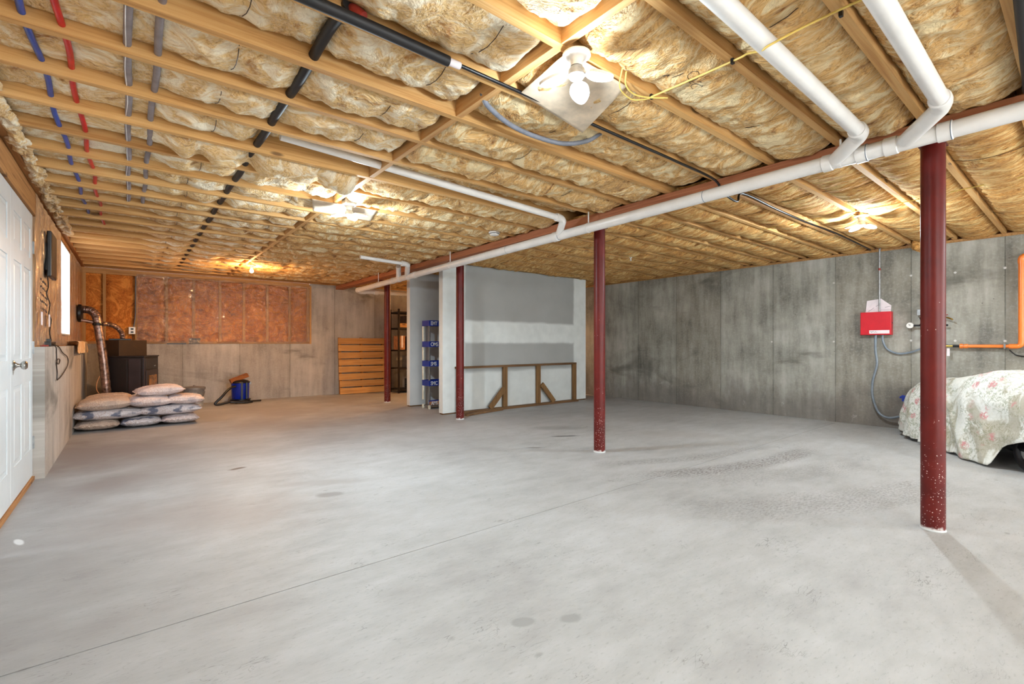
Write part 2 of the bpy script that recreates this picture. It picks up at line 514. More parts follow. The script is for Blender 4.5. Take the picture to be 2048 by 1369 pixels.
def poly_mat(name, tint, alpha):
    """clear polythene: mostly see-through, mirror-like on its creases"""
    m, nt, b = new_mat(name)
    for x in list(nt.nodes):
        if x.type == 'BSDF_PRINCIPLED':
            nt.nodes.remove(x)
    out = [x for x in nt.nodes if x.type == 'OUTPUT_MATERIAL'][0]
    tr = nt.nodes.new('ShaderNodeBsdfTransparent')
    tr.inputs[0].default_value = lin(tint)
    gl = nt.nodes.new('ShaderNodeBsdfGlossy')
    gl.inputs['Roughness'].default_value = 0.17
    gl.inputs['Color'].default_value = (1, 0.96, 0.92, 1)
    df = nt.nodes.new('ShaderNodeBsdfDiffuse')
    df.inputs[0].default_value = lin((0.86, 0.80, 0.76))
    n = N(nt)
    bp = n.bump(n.noise(n.mapping(n.pos(), (1, 1, 0.6)), 9, 5, 0.6, 2.5), 1.0, 0.03)
    nt.links.new(bp, gl.inputs['Normal'])
    m1 = nt.nodes.new('ShaderNodeMixShader')
    m1.inputs[0].default_value = 0.10
    nt.links.new(gl.outputs[0], m1.inputs[1])
    nt.links.new(df.outputs[0], m1.inputs[2])
    m2 = nt.nodes.new('ShaderNodeMixShader')
    lw = nt.nodes.new('ShaderNodeLayerWeight')
    nt.links.new(bp, lw.inputs['Normal'])
    lw.inputs['Blend'].default_value = 0.5
    nt.links.new(n.math('ADD', n.math('MULTIPLY', lw.outputs['Facing'], alpha * 5.5), alpha * 0.30, clamp=True), m2.inputs[0])
    nt.links.new(tr.outputs[0], m2.inputs[1])
    nt.links.new(m1.outputs[0], m2.inputs[2])
    nt.links.new(m2.outputs[0], out.inputs[0])
    return m


M['poly'] = poly_mat('polythene', (0.99, 0.97, 0.95), 0.22)
M['poly_left'] = poly_mat('polythene_left', (0.97, 0.94, 0.92), 0.20)


def glass_mat():
    m, nt, b = new_mat('window_glass')
    b.inputs['Base Color'].default_value = (0.95, 0.97, 1, 1)
    b.inputs['Roughness'].default_value = 0.02
    b.inputs['Transmission Weight'].default_value = 1.0
    b.inputs['IOR'].default_value = 1.05
    return m


M['glass'] = glass_mat()


def emit_mat(name, col, strength):
    m, nt, b = new_mat(name)
    n = N(nt)
    b.inputs['Base Color'].default_value = (0.9, 0.9, 0.9, 1)
    nt.links.new(n.ramp(n.noise(n.obj(), 4, 1), [(0.0, col), (1.0, col)]), b.inputs['Emission Color'])
    b.inputs['Emission Strength'].default_value = strength
    return m


M['lens_cool'] = emit_mat('lens_cool', (0.97, 0.98, 1.0), 6)
M['lens_warm'] = emit_mat('lens_warm', (1.0, 0.78, 0.42), 12)
M['lit_pane'] = emit_mat('lit_pane', (0.96, 0.96, 1.0), 1.6)


def bag_mat(name, film, pellet, print_col, amt):
    m, nt, b = new_mat(name)
    n = N(nt)
    P = n.obj()
    v = n.voro(n.mapping(P, (1, 1, 1)), 70)
    g = n.noise(P, 30, 4, 0.7)
    col = n.mix(n.step(v, 0.15, 0.6), pellet, film)
    shade = n.noise(P, 5, 3, 0.6)
    col = n.mix(n.step(shade, 0.35, 0.7, 0.0, 0.8), col, film)
    pr = n.step(n.noise(n.mapping(P, (3, 6, 1), (2.2, 0.4, 0)), 1.6, 3, 0.5), 0.52, 0.60, 0.0, amt)
    col = n.mix(pr, col, print_col)
    nt.links.new(col, b.inputs['Base Color'])
    b.inputs['Roughness'].default_value = 0.28
    nt.links.new(n.bump(n.math('ADD', v, n.math('MULTIPLY', g, 0.8)), 0.5, 0.008), b.inputs['Normal'])
    return m


M['bag_pink'] = bag_mat('bag_pink', (0.90, 0.84, 0.83), (0.76, 0.64, 0.58), (0.60, 0.56, 0.60), 0.5)
M['bag_tan'] = bag_mat('bag_tan', (0.82, 0.73, 0.66), (0.66, 0.52, 0.42), (0.50, 0.44, 0.44), 0.3)
M['bag_blue'] = bag_mat('bag_blue', (0.86, 0.83, 0.84), (0.72, 0.62, 0.57), (0.24, 0.30, 0.42), 0.85)


def floral_mat():
    m, nt, b = new_mat('floral_cloth')
    n = N(nt)
    P = n.obj()
    base = n.ramp(n.noise(P, 3, 4), [(0.35, (0.88, 0.88, 0.85)), (0.65, (0.95, 0.95, 0.93))])
    leaf = n.step(n.noise(P, 30, 4, 0.7, 1.4), 0.47, 0.58, 0.0, 0.75)
    area = n.step(n.noise(P, 5.0, 4, 0.6, 0.8), 0.42, 0.58, 0.20, 1.0)
    col = n.mix(n.math('MULTIPLY', leaf, area), base, (0.60, 0.62, 0.52))
    olive = n.step(n.noise(n.mapping(P, (1, 1, 0.6), (1.3, 2.1, 0)), 2.6, 5, 0.65, 0.8), 0.53, 0.60, 0.0, 0.60)
    col = n.mix(olive, col, (0.60, 0.56, 0.45))
    pk = n.voro(P, 8)
    pet = n.math('MULTIPLY', n.math('MULTIPLY', n.step(pk, 0.20, 0.42, 1.0, 0.0), n.step(n.noise(P, 3.1, 2), 0.44, 0.50)), n.step(n.noise(P, 40, 3, 0.6, 1.0), 0.42, 0.55))
    col = n.mix(n.math('MULTIPLY', pet, 0.85), col, (0.82, 0.50, 0.52))
    nt.links.new(col, b.inputs['Base Color'])
    b.inputs['Roughness'].default_value = 0.85
    nt.links.new(n.bump(n.noise(P, 14, 5, 0.6, 1.0), 0.5, 0.012), b.inputs['Normal'])
    return m


M['floral'] = floral_mat()

# ------------------------------------------------------------------ mesh helpers


class MB:
    def __init__(s):
        s.v, s.f = [], []

    def add(s, vs, fs):
        k = len(s.v)
        s.v += [tuple(v) for v in vs]
        s.f += [tuple(i + k for i in f) for f in fs]
        return s

    def box(s, lo, hi, mat=None):
        x0, y0, z0 = lo
        x1, y1, z1 = hi
        vs = [(x0, y0, z0), (x1, y0, z0), (x1, y1, z0), (x0, y1, z0), (x0, y0, z1), (x1, y0, z1), (x1, y1, z1), (x0, y1, z1)]
        if mat is not None:
            vs = [mat @ Vector(v) for v in vs]
        return s.add(vs, [(0, 3, 2, 1), (4, 5, 6, 7), (0, 1, 5, 4), (1, 2, 6, 5), (2, 3, 7, 6), (3, 0, 4, 7)])

    def bar(s, a, b, w, t, up=(0, 0, 1)):
        """box of section w x t running from a to b; w lies along 'side'"""
        a, b = Vector(a), Vector(b)
        d = (b - a).normalized()
        side = d.cross(Vector(up)).normalized()
        u = side.cross(d)
        vs = []
        for p in (a, b):
            for sx, sy in ((-1, -1), (1, -1), (1, 1), (-1, 1)):
                vs.append(p + side * sx * w / 2 + u * sy * t / 2)
        return s.add(vs, [(0, 1, 2, 3), (7, 6, 5, 4), (0, 4, 5, 1), (1, 5, 6, 2), (2, 6, 7, 3), (3, 7, 4, 0)])

    def tube(s, pts, r, seg=12, cap=True):
        pts = [Vector(p) for p in pts]
        n = len(pts)
        rs = r if isinstance(r, (list, tuple)) else [r] * n
        t0 = (pts[1] - pts[0]).normalized()
        nrm = t0.orthogonal().normalized()
        base = len(s.v)
        prev = t0
        for i, p in enumerate(pts):
            t = (pts[min(i + 1, n - 1)] - pts[max(i - 1, 0)]).normalized()
            q = prev.rotation_difference(t)
            nrm = (q @ nrm).normalized()
            prev = t
            bn = t.cross(nrm)
            for k in range(seg):
                a = 2 * PI * k / seg
                s.v.append(tuple(p + (nrm * math.cos(a) + bn * math.sin(a)) * rs[i]))
        for i in range(n - 1):
            for k in range(seg):
                a, b = base + i * seg + k, base + i * seg + (k + 1) % seg
                s.f.append((a, b, b + seg, a + seg))
        if cap:
            s.f.append(tuple(base + k for k in reversed(range(seg))))
            s.f.append(tuple(base + (n - 1) * seg + k for k in range(seg)))
        return s

    def lathe(s, prof, c=(0, 0, 0), seg=24, mat=None):
        base = len(s.v)
        for (r, z) in prof:
            for k in range(seg):
                a = 2 * PI * k / seg
                p = Vector((max(r, 1e-5) * math.cos(a), max(r, 1e-5) * math.sin(a), z))
                if mat is not None:
                    p = mat @ p
                s.v.append(tuple(p + Vector(c)))
        for i in range(len(prof) - 1):
            for k in range(seg):
                a, b = base + i * seg + k, base + i * seg + (k + 1) % seg
                s.f.append((a, b, b + seg, a + seg))
        return s

    def build(s, name, mat, parent=None, smooth=False, bevel=0.0, world=True, kind=None, label=None):
        me = bpy.data.meshes.new(name)
        off = parent_origin(parent) if (parent is not None and world) else Vector((0, 0, 0))
        me.from_pydata([tuple(Vector(v) - off) for v in s.v], [], s.f)
        me.materials.append(M[mat] if isinstance(mat, str) else mat)
        if smooth:
            me.polygons.foreach_set('use_smooth', [True] * len(me.polygons))
        o = bpy.data.objects.new(name, me)
        COL.objects.link(o)
        if parent is not None:
            o.parent = parent
        if bevel:
            md = o.modifiers.new('bevel', 'BEVEL')
            md.width = bevel
            md.segments = 2
            md.limit_method = 'ANGLE'
        if smooth and not bevel:
            md = o.modifiers.new('edge_split', 'EDGE_SPLIT')
            md.split_angle = math.radians(40)
        if kind:
            o['kind'] = kind
        if label:
            o['label'] = label
        return o


def parent_origin(p):
    v = Vector((0, 0, 0))
    while p is not None:
        v += Vector(p.location)
        p = p.parent
    return v


def thing(name, label, cat, loc=(0, 0, 0), group=None):
    o = bpy.data.objects.new(name, None)
    COL.objects.link(o)
    o.location = loc
    o.empty_display_size = 0.05
    o['label'] = label
    o['category'] = cat
    if group:
        o['group'] = group
    return o


def tag(o, label, cat, group=None):
    o['label'] = label
    o['category'] = cat
    if group:
        o['group'] = group
    return o


def struct(o):
    o['kind'] = 'structure'
    return o


def bez(pts, n=8):
    """Catmull-Rom through the points"""
    P = [Vector(p) for p in pts]
    P = [P[0] * 2 - P[1]] + P + [P[-1] * 2 - P[-2]]
    out = []
    for i in range(1, len(P) - 2):
        for k in range(n):
            t = k / n
            a, b, c, d = P[i - 1], P[i], P[i + 1], P[i + 2]
            out.append(0.5 * ((2 * b) + (c - a) * t + (2 * a - 5 * b + 4 * c - d) * t * t + (3 * b - a - 3 * c + d) * t ** 3))
    out.append(P[-2])
    return out


# numpy gradient noise
_rng = np.random.RandomState(11)
_perm = np.concatenate([_rng.permutation(256)] * 3)
_ga = _rng.rand(256) * 2 * np.pi
_gx, _gy = np.cos(_ga), np.sin(_ga)


def pn(x, y):
    xi, yi = np.floor(x).astype(int), np.floor(y).astype(int)
    xf, yf = x - xi, y - yi
    u, v = xf * xf * xf * (xf * (xf * 6 - 15) + 10), yf * yf * yf * (yf * (yf * 6 - 15) + 10)

    def g(ix, iy, dx, dy):
        h = _perm[(_perm[ix & 255] + iy) & 255]
        return _gx[h] * dx + _gy[h] * dy
    a = g(xi, yi, xf, yf)
    b = g(xi + 1, yi, xf - 1, yf)
    c = g(xi, yi + 1, xf, yf - 1)
    d = g(xi + 1, yi + 1, xf - 1, yf - 1)
    return (a + u * (b - a)) + v * ((c + u * (d - c)) - (a + u * (b - a)))


def fbm(x, y, o=4, g=0.5):
    s, a = 0, 1.0
    for i in range(o):
        s = s + a * pn(x * 2 ** i + 13.7 * i, y * 2 ** i + 5.1 * i)
        a *= g
    return s


def grid_mesh(name, X, Y, Z, mat, parent=None, flip=False, label=None):
    """smooth sheet from 2-D arrays of world coordinates"""
    ny, nx = X.shape
    off = parent_origin(parent) if parent is not None else Vector((0, 0, 0))
    co = np.stack([X - off.x, Y - off.y, Z - off.z], -1).reshape(-1, 3).astype(np.float32)
    i = np.arange(nx - 1)[None, :] + np.arange(ny - 1)[:, None] * nx
    q = np.stack([i, i + 1, i + 1 + nx, i + nx], -1).reshape(-1, 4)
    if flip:
        q = q[:, ::-1]
    me = bpy.data.meshes.new(name)
    me.vertices.add(len(co))
    me.vertices.foreach_set('co', co.ravel())
    nf = len(q)
    me.loops.add(nf * 4)
    me.loops.foreach_set('vertex_index', q.ravel().astype(np.int32))
    me.polygons.add(nf)
    me.polygons.foreach_set('loop_start', np.arange(nf, dtype=np.int32) * 4)
    me.polygons.foreach_set('loop_total', np.full(nf, 4, dtype=np.int32))
    me.polygons.foreach_set('use_smooth', np.ones(nf, dtype=bool))
    me.update(calc_edges=True)
    me.materials.append(M[mat])
    o = bpy.data.objects.new(name, me)
    COL.objects.link(o)
    if parent is not None:
        o.parent = parent
    if label:
        o['label'] = label
    return o

# ------------------------------------------------------------------ lamps' own light is set with each lamp below
XL, XR, YB, YF = -0.60, 7.66, 10.33, -3.4      # door plane, right wall, back wall, wall behind the camera
ZJ = 2.34                                       # underside of the joists

# floor: two pours either side of the saw-cut control joint
fl = MB()
fl.box((-1.2, YF - 0.2, -0.12), (8.0, 2.252, 0))
fl.box((-1.2, 2.259, -0.12), (8.0, YB + 0.4, 0))
floor = struct(fl.build('floor', 'floor'))
MB().box((-1.2, 2.25, -0.10), (8.0, 2.261, -0.004)).build('joint_filler', 'joint_dark', floor)

# right wall
wr = struct(MB().box((XR, YF, 0), (XR + 0.25, YB + 0.25, 2.30)).build('wall_right', 'concrete_right'))
MB().box((XR + 0.02, YF, 2.30), (XR + 0.16, YB, 2.338)).build('sill_plate', 'plate_wood', wr)
MB().box((XR + 0.10, YF, 2.338), (XR + 0.14, YB, 2.60)).build('rim_board', 'beam_wood', wr)
for (y, z) in ((1.46, 1.95), (1.46, 1.13), (1.05, 1.94), (1.05, 1.125), (0.637, 1.945), (0.637, 1.12), (2.30, 1.94), (2.30, 1.12), (3.12, 1.12)):
    d = MB().lathe([(0, 0), (0.012, 0), (0.013, 0.004), (0.006, 0.005), (0.005, 0.001), (0, 0.001)], (XR, y, z), 14, Matrix.Rotation(-PI / 2, 3, 'Y'))
    d.build('form_tie', 'tie_metal', wr, True)

# back wall: low concrete with a stud wall over it, full-height concrete to the right
wb = struct(MB().box((-0.9, YB, 0), (2.95, YB + 0.3, 1.09)).box((2.95, YB, 0), (XR + 0.2, YB + 0.3, 2.345)).build('wall_back', 'concrete_back'))
st = MB()
for (a, b2) in ((-0.70, -0.335), (-0.30, 0.075), (0.115, 0.50), (0.54, 0.90), (0.94, 1.31), (1.35, 1.705), (1.745, 2.115), (2.155, 2.53), (2.57, 2.88)):
    nx, nz = max(4, int((b2 - a) / 0.03)), 40
    X, Z = np.meshgrid(np.linspace(a, b2, nx), np.linspace(1.13, 2.25, nz))
    e = np.minimum(np.minimum(X - a, b2 - X) / 0.05, 1)
    Y = YB + 0.065 - 0.03 * e + 0.02 * fbm(X * 5 + a, Z * 4, 3)
    grid_mesh('insulation_batt', X, Y, Z, 'wool_wall', wb)
MB().box((-0.9, YB + 0.002, 2.345), (XR + 0.2, YB + 0.04, 2.62)).build('rim_board', 'plate_wood', wb)
MB().box((-0.9, YB + 0.10, 1.09), (2.95, YB + 0.14, 2.34)).build('sheathing', 'plywood', wb)
for x in (-0.567, -0.318, 0.095, 0.52, 0.92, 1.33, 1.725, 2.135, 2.55, 2.90):
    MB().box((x - 0.02, YB + 0.012, 1.13), (x + 0.02, YB + 0.10, 2.252)).build('stud', 'stud_wood', wb)
MB().box((2.925, YB - 0.012, 1.085), (2.962, YB + 0.10, 2.29)).build('end_stud', 'stud_wood', wb)
MB().box((-0.66, YB - 0.004, 1.092), (2.93, YB + 0.10, 1.13)).build('bottom_plate', 'plate_wood', wb)
MB().box((-0.66, YB - 0.004, 2.252), (2.93, YB + 0.10, 2.292)).build('top_plate', 'plate_wood', wb)
MB().box((-0.66, YB + 0.0, 2.294), (2.93, YB + 0.10, 2.34)).build('top_plate', 'plate_wood', wb)
# polythene vapour barrier, creased away from its staples
nx, nz = 240, 100
X, Z = np.meshgrid(np.linspace(0.10, 2.93, nx), np.linspace(1.10, 2.28, nz))
D = 0.012 * fbm(X * 2.6, Z * 3, 4)
for (sx, sz, k, amp) in ((0.52, 2.2, 9, .016), (0.52, 1.45, 11, .014), (0.93, 2.0, 13, .018), (1.33, 1.55, 12, .018), (1.33, 2.1, 10, .016), (0.93, 1.3, 9, .014),
                         (1.73, 1.95, 12, .012), (2.13, 1.5, 8, .007), (2.55, 1.55, 9, .010), (0.15, 2.22, 10, .014), (1.1, 2.27, 14, .02), (2.9, 2.2, 7, .008)):
    dx, dz = X - sx, Z - sz
    rr = np.sqrt(dx * dx + dz * dz) + 0.02
    th = np.arctan2(dz, dx)
    w = 2.0 * np.exp(-rr * 3.0) * np.minimum(rr / 0.08, 1)
    ph = k * th + 3.0 * pn(X * 3 + sx * 9, Z * 3 + sz * 7)
    D = D + 1.3 * amp * w * (1 - np.abs(np.sin(ph)) ** 0.8)
WX = X + 0.10 * pn(X * 3, Z * 4)
WZ = Z + 0.12 * pn(X * 2.4 + 7, Z * 3)
left_part = 1 / (1 + np.exp((X - 1.9) / 0.25))
D = D + (0.35 + 0.65 * left_part) * (0.024 * np.clip(0.30 - np.abs(pn(WX * 2.2 + WZ * 2, WZ * 8)), 0, 1) / 0.30 + 0.005 * np.clip(0.25 - np.abs(pn(WX * 8 - WZ * 2, WZ * 5 + 3)), 0, 1) / 0.25)
Y = YB - 0.006 - np.clip(D + 0.008, 0.0, 0.08)
grid_mesh('vapour_barrier', X, Y, Z, 'poly', wb, label='clear wrinkled plastic sheeting')

# left wall: low concrete, stud wall over it, double door in the gap
wl = struct(MB().box((-0.85, 5.357, 0), (-0.53, YB, 1.065)).box((-0.85, YF, 0), (-0.53, 3.50, 1.065)).build('wall_left', 'concrete_left'))


def wool_panel(y0, y1, z0, z1, mat='wool_kraft', x=-0.635, amp=0.02):
    ny, nz2 = max(4, int((y1 - y0) / 0.035)), max(4, int((z1 - z0) / 0.035))
    Yg, Zg = np.meshgrid(np.linspace(y0, y1, ny), np.linspace(z0, z1, nz2))
    e = np.minimum(np.minimum(Yg - y0, y1 - Yg) / 0.05, 1)
    Xg = x + 0.02 * e + amp * fbm(Yg * 4 + y0, Zg * 2.5, 3)
    return grid_mesh('insulation_batt', Xg, Yg, Zg, mat, wl, flip=False)


ys = [5.39, 5.80, 6.21, 6.62, 7.03]
for a, b2 in zip(ys[:-1], ys[1:]):
    wool_panel(a + 0.02, b2 - 0.02, 1.10, 2.28)
wool_panel(7.27 - 0.2, 7.25, 1.10, 2.28)
wool_panel(7.29, 8.23, 1.10, 1.18)
for a, b2 in ((8.31, 8.70), (8.74, 9.13), (9.17, 9.55), (9.59, 9.97), (10.01, 10.33)):
    wool_panel(a, b2, 1.10, 2.28)
for a, b2 in ((YF, 0.9), (0.9, 3.48)):
    wool_panel(a, b2, 1.10, 2.28)
for y in (5.375, 5.80, 6.21, 6.62, 7.03, 7.27, 8.25, 8.72, 9.15, 9.57, 9.99):
    z0, z1 = 1.10, 2.28
    MB().box((-0.70, y - 0.019, z0), (-0.604, y + 0.019, z1)).build('stud', 'stud_wood', wl)
MB().box((-0.72, YF, 1.065), (-0.60, 3.5, 1.10)).box((-0.72, 5.357, 1.065), (-0.60, YB, 1.10)).build('bottom_plate', 'header_wood', wl)
MB().box((-0.72, YF, 2.285), (-0.60, YB, 2.335)).build('top_plate', 'header_wood', wl)
MB().box((-0.72, 3.45, 2.125), (-0.585, 5.43, 2.283)).build('header', 'header_wood', wl, label='orange engineered door header')
MB().box((-0.76, YF, 1.065), (-0.72, 3.5, 2.62)).box((-0.76, 5.357, 1.065), (-0.72, 7.25, 2.62)).box((-0.76, 8.27, 1.065), (-0.72, YB + 0.1, 2.62)).box(
    (-0.76, 7.25, 1.065), (-0.72, 8.27, 1.20)).box((-0.76, 7.25, 2.24), (-0.72, 8.27, 2.62)).box((-0.76, 3.5, 2.10), (-0.72, 5.357, 2.62)).build('sheathing', 'plywood', wl)
# polythene on the left wall
for (a, b2, z0, z1) in ((5.36, 7.24, 1.075, 2.30), (8.28, 10.33, 1.075, 2.30), (7.24, 8.28, 1.075, 1.19)):
    ny, nz2 = max(8, int((b2 - a) / 0.02)), max(6, int((z1 - z0) / 0.02))
    Yg, Zg = np.meshgrid(np.linspace(a, b2, ny), np.linspace(z0, z1, nz2))
    fold = 1 - np.abs(pn(Yg * 5 + 1.5 * pn(Yg * 2, Zg * 3), Zg * 1.1 + a))
    Xg = -0.585 + 0.022 * (fold - 0.8) + 0.010 * fbm(Yg * 6, Zg * 3, 3)
    grid_mesh('vapour_barrier', Xg, Yg, Zg, 'poly_left', wl, label='clear plastic sheeting')
# loose flap of sheeting folded over the top of the concrete
Yg, T = np.meshgrid(np.linspace(7.95, 9.5, 60), np.linspace(0, 1, 24))
Xg = -0.575 + 0.09 * np.minimum(T / 0.35, 1) + 0.03 * fbm(Yg * 5, T * 2, 3) * T
Zg = 1.10 - np.maximum(T - 0.3, 0) * 0.22 + 0.015 * fbm(Yg * 6, T * 3, 2) + 0.02
grid_mesh('loose_sheeting', Xg, Yg, Zg, 'wool_kraft', wl, label='loose flap folded over the concrete edge')

# wall behind the camera and the outer skins
struct(MB().box((-0.9, YF - 0.2, 0), (XR + 0.25, YF, 2.60)).build('wall_front', 'concrete_back'))

# window
win = struct(MB().box((-0.72, 7.24, 1.20), (-0.588, 7.262, 2.245)).box((-0.72, 8.262, 1.20), (-0.588, 8.285, 2.245)).box(
    (-0.72, 7.262, 1.195), (-0.588, 8.262, 1.21)).box((-0.72, 7.262, 2.235), (-0.588, 8.262, 2.25)).build('window_1', 'door_white'))
MB().box((-0.606, 7.262, 1.21), (-0.600, 8.262, 2.235)).build('pane', 'lit_pane', win, label='frosted daylit pane')


# double door with six-panel leaves
def door_leaf(name, y0, y1, knob_y):
    z0, z1 = 0.035, 2.118
    root = struct(MB().box((XL - 0.045, y0, z0), (XL - 0.006, y1, z1)).build(name, 'door_white'))
    w = y1 - y0
    # stiles and rails, proud of the sunk field
    sw = 0.105
    fr = MB()
    for (a, b2) in ((y0, y0 + sw), (y0 + w / 2 - 0.05, y0 + w / 2 + 0.05), (y1 - sw, y1)):
        fr.box((XL - 0.006, a, z0), (XL, b2, z1))
    for (a, b2) in ((z0, 0.26), (0.80, 0.98), (1.66, 1.76), (1.99, z1)):
        for (c, d) in ((y0 + sw, y0 + w / 2 - 0.05), (y0 + w / 2 + 0.05, y1 - sw)):
            fr.box((XL - 0.006, c, a), (XL, d, b2))
    fr.build('stiles_and_rails', 'door_white', root, bevel=0.002)
    for (a, b2) in ((0.26, 0.80), (0.98, 1.66), (1.76, 1.99)):
        for (c, d) in ((y0 + sw, y0 + w / 2 - 0.05), (y0 + w / 2 + 0.05, y1 - sw)):
            g = 0.022
            p = MB()
            p.add([(XL - 0.0058, c + g, a + g), (XL - 0.0058, d - g, a + g), (XL - 0.0058, d - g, b2 - g), (XL - 0.0058, c + g, b2 - g),
                   (XL - 0.001, c + g + 0.02, a + g + 0.02), (XL - 0.001, d - g - 0.02, a + g + 0.02), (XL - 0.001, d - g - 0.02, b2 - g - 0.02), (XL - 0.001, c + g + 0.02, b2 - g - 0.02)],
                  [(4, 5, 6, 7), (0, 1, 5, 4), (1, 2, 6, 5), (2, 3, 7, 6), (3, 0, 4, 7)])
            p.build('raised_panel', 'door_white', root)
    return root


dl = door_leaf('door_1', 3.555, 4.452, None)
dr = door_leaf('door_2', 4.458, 5.352, 4.53)
R = Matrix.Rotation(PI / 2, 3, 'Y')
kn = MB().lathe([(0, 0), (0.034, 0), (0.034, 0.005), (0.020, 0.012), (0.012, 0.022), (0.012, 0.034), (0.024, 0.040), (0.030, 0.050), (0.029, 0.060), (0.020, 0.068), (0, 0.070)],
                (XL, 4.535, 0.945), 24, R)
kn.build('knob', 'chrome', dr, True)
for z in (1.86, 1.06, 0.30):
    h = MB().box((XL - 0.002, 5.345, z - 0.05), (XL + 0.004, 5.366, z + 0.05))
    h.tube([(XL + 0.006, 5.355, z - 0.05), (XL + 0.006, 5.355, z + 0.05)], 0.005, 8)
    h.build('hinge', 'galvanised', dr)
th = struct(MB().box((XL - 0.05, 3.50, 0.0), (XL + 0.012, 5.357, 0.030)).build('trim_1', 'weathered_wood'))

# ------------------------------------------------------------------ ceiling: deck, joists, blocking, batts, support rods
ceil = struct(MB().box((-0.9, YF - 0.1, 2.585), (XR + 0.25, YB + 0.3, 2.62)).build('ceiling', 'plywood'))
for i in range(3):
    MB().box((3.470 + i * 0.050, YF, 2.262 - 0.002 * (i % 2)), (3.518 + i * 0.050, YB - 0.003, 2.338)).build('beam_ply', 'beam_wood', ceil)
JW = 0.038
Y0, PITCH = 0.200, 0.4065
ks = list(range(-8, 25))
jl, jr = {}, {}
for k in ks:
    y = Y0 + PITCH * k
    jl[k], jr[k] = y, y + 0.040
    if y > YB - 0.02:
        continue
    wob = random.uniform(-0.004, 0.004)
    MB().box((-0.56, y - JW / 2, ZJ), (3.66, y + JW / 2, 2.583)).build('joist', 'joist_wood', ceil)
    MB().box((3.60, jr[k] - JW / 2, ZJ), (XR + 0.10, jr[k] + JW / 2, 2.583)).build('joist', 'joist_wood', ceil)
MB().box((-0.60, YF, ZJ), (-0.561, YB, 2.583)).build('rim_board', 'header_wood', ceil)
XB = 1.415
for k in ks[:-1]:
    a, b2 = jl[k] + JW / 2, jl[k + 1] - JW / 2
    if a > YB - 0.05:
        continue
    b2 = min(b2, YB - 0.01)
    MB().box((XB - JW / 2 + random.uniform(-.008, .008), a, ZJ + 0.002), (XB + JW / 2, b2, 2.583)).build('blocking', 'block_wood', ceil)


def batt(x0, x1, y0, y1, zedge, sag, seed, right, cell, wires, lift=False):
    nx = max(6, int((x1 - x0) / cell))
    ny = max(8, int((y1 - y0) / cell))
    X, Y = np.meshgrid(np.linspace(x0, x1, nx), np.linspace(y0, y1, ny))
    s = (Y - y0) / (y1 - y0) * 2 - 1
    ex = np.minimum(np.minimum(X - x0, x1 - X) / 0.07, 1)
    prof = (1 - np.abs(s) ** 2.6) * (1 - (1 - ex) ** 2)
    # pinched under each support rod
    pinch = np.ones_like(X)
    if not right:   # the batts are pushed up where pipes cross below them
        pinch = pinch * (1 - 0.85 / (1 + np.exp((X - 0.20) / 0.04))) * (1 - 0.7 * np.exp(-((X - 0.645) / 0.06) ** 2))
    for w in wires:
        pinch = pinch * (1 - 0.42 * np.exp(-((X - w - 0.02 * s) / 0.05) ** 2))
    lum = 1 + 0.45 * pn(X * 2.1 + seed, Y * 3 + seed)
    Z = zedge - sag * prof * pinch * lum
    wx = 0.12 * pn(X * 3 + seed * 3, Y * 3)
    bow = 0.10 * (1 - s * s)
    if right:
        U = (X + wx + bow)
        f1 = 1 - np.abs(pn(U * 9, Y * 1.6 + seed)) * 2
        f2 = 1 - np.abs(pn(U * 21 + 7, Y * 2.5 + seed)) * 2
        f3 = pn(U * 46, Y * 6)
        Z = Z - 0.019 * f1 * prof ** 0.5 - 0.012 * f2 - 0.005 * f3
    else:
        U = (X + wx + bow * 0.8)
        V = Y + 0.06 * pn(X * 4, Y * 4 + seed)
        f1 = 1 - np.abs(pn(U * 6 + seed, V * 3.5)) * 2
        f2 = 1 - np.abs(pn(U * 14, V * 9 + seed)) * 2
        f3 = fbm(U * 30, V * 24, 2)
        am = 0.45 + 0.55 * pinch
        Z = Z - am * (0.024 * f1 * prof ** 0.4 + 0.013 * f2 + 0.006 * f3)
    if lift:        # this bay is packed higher where the long white drain runs below it
        Z = Z + 0.088 / (1 + np.exp(-(X - 0.64) / 0.03))
    Z = np.minimum(Z, 2.56)
    return grid_mesh('insulation_batt', X, Y, Z, 'wool_right' if right else ('wool_mid' if x0 > 1 else 'wool_left'), ceil, flip=True)


def rod(x, y0, y1, z, sag):
    pts = []
    for i in range(7):
        t = i / 6
        pts.append((x + 0.012 * math.sin(t * 3), y0 + (y1 - y0) * t, z - sag * 4 * t * (1 - t)))
    MB().tube(pts, 0.0018, 5).build('support_rod', 'dark_wire', ceil, True)


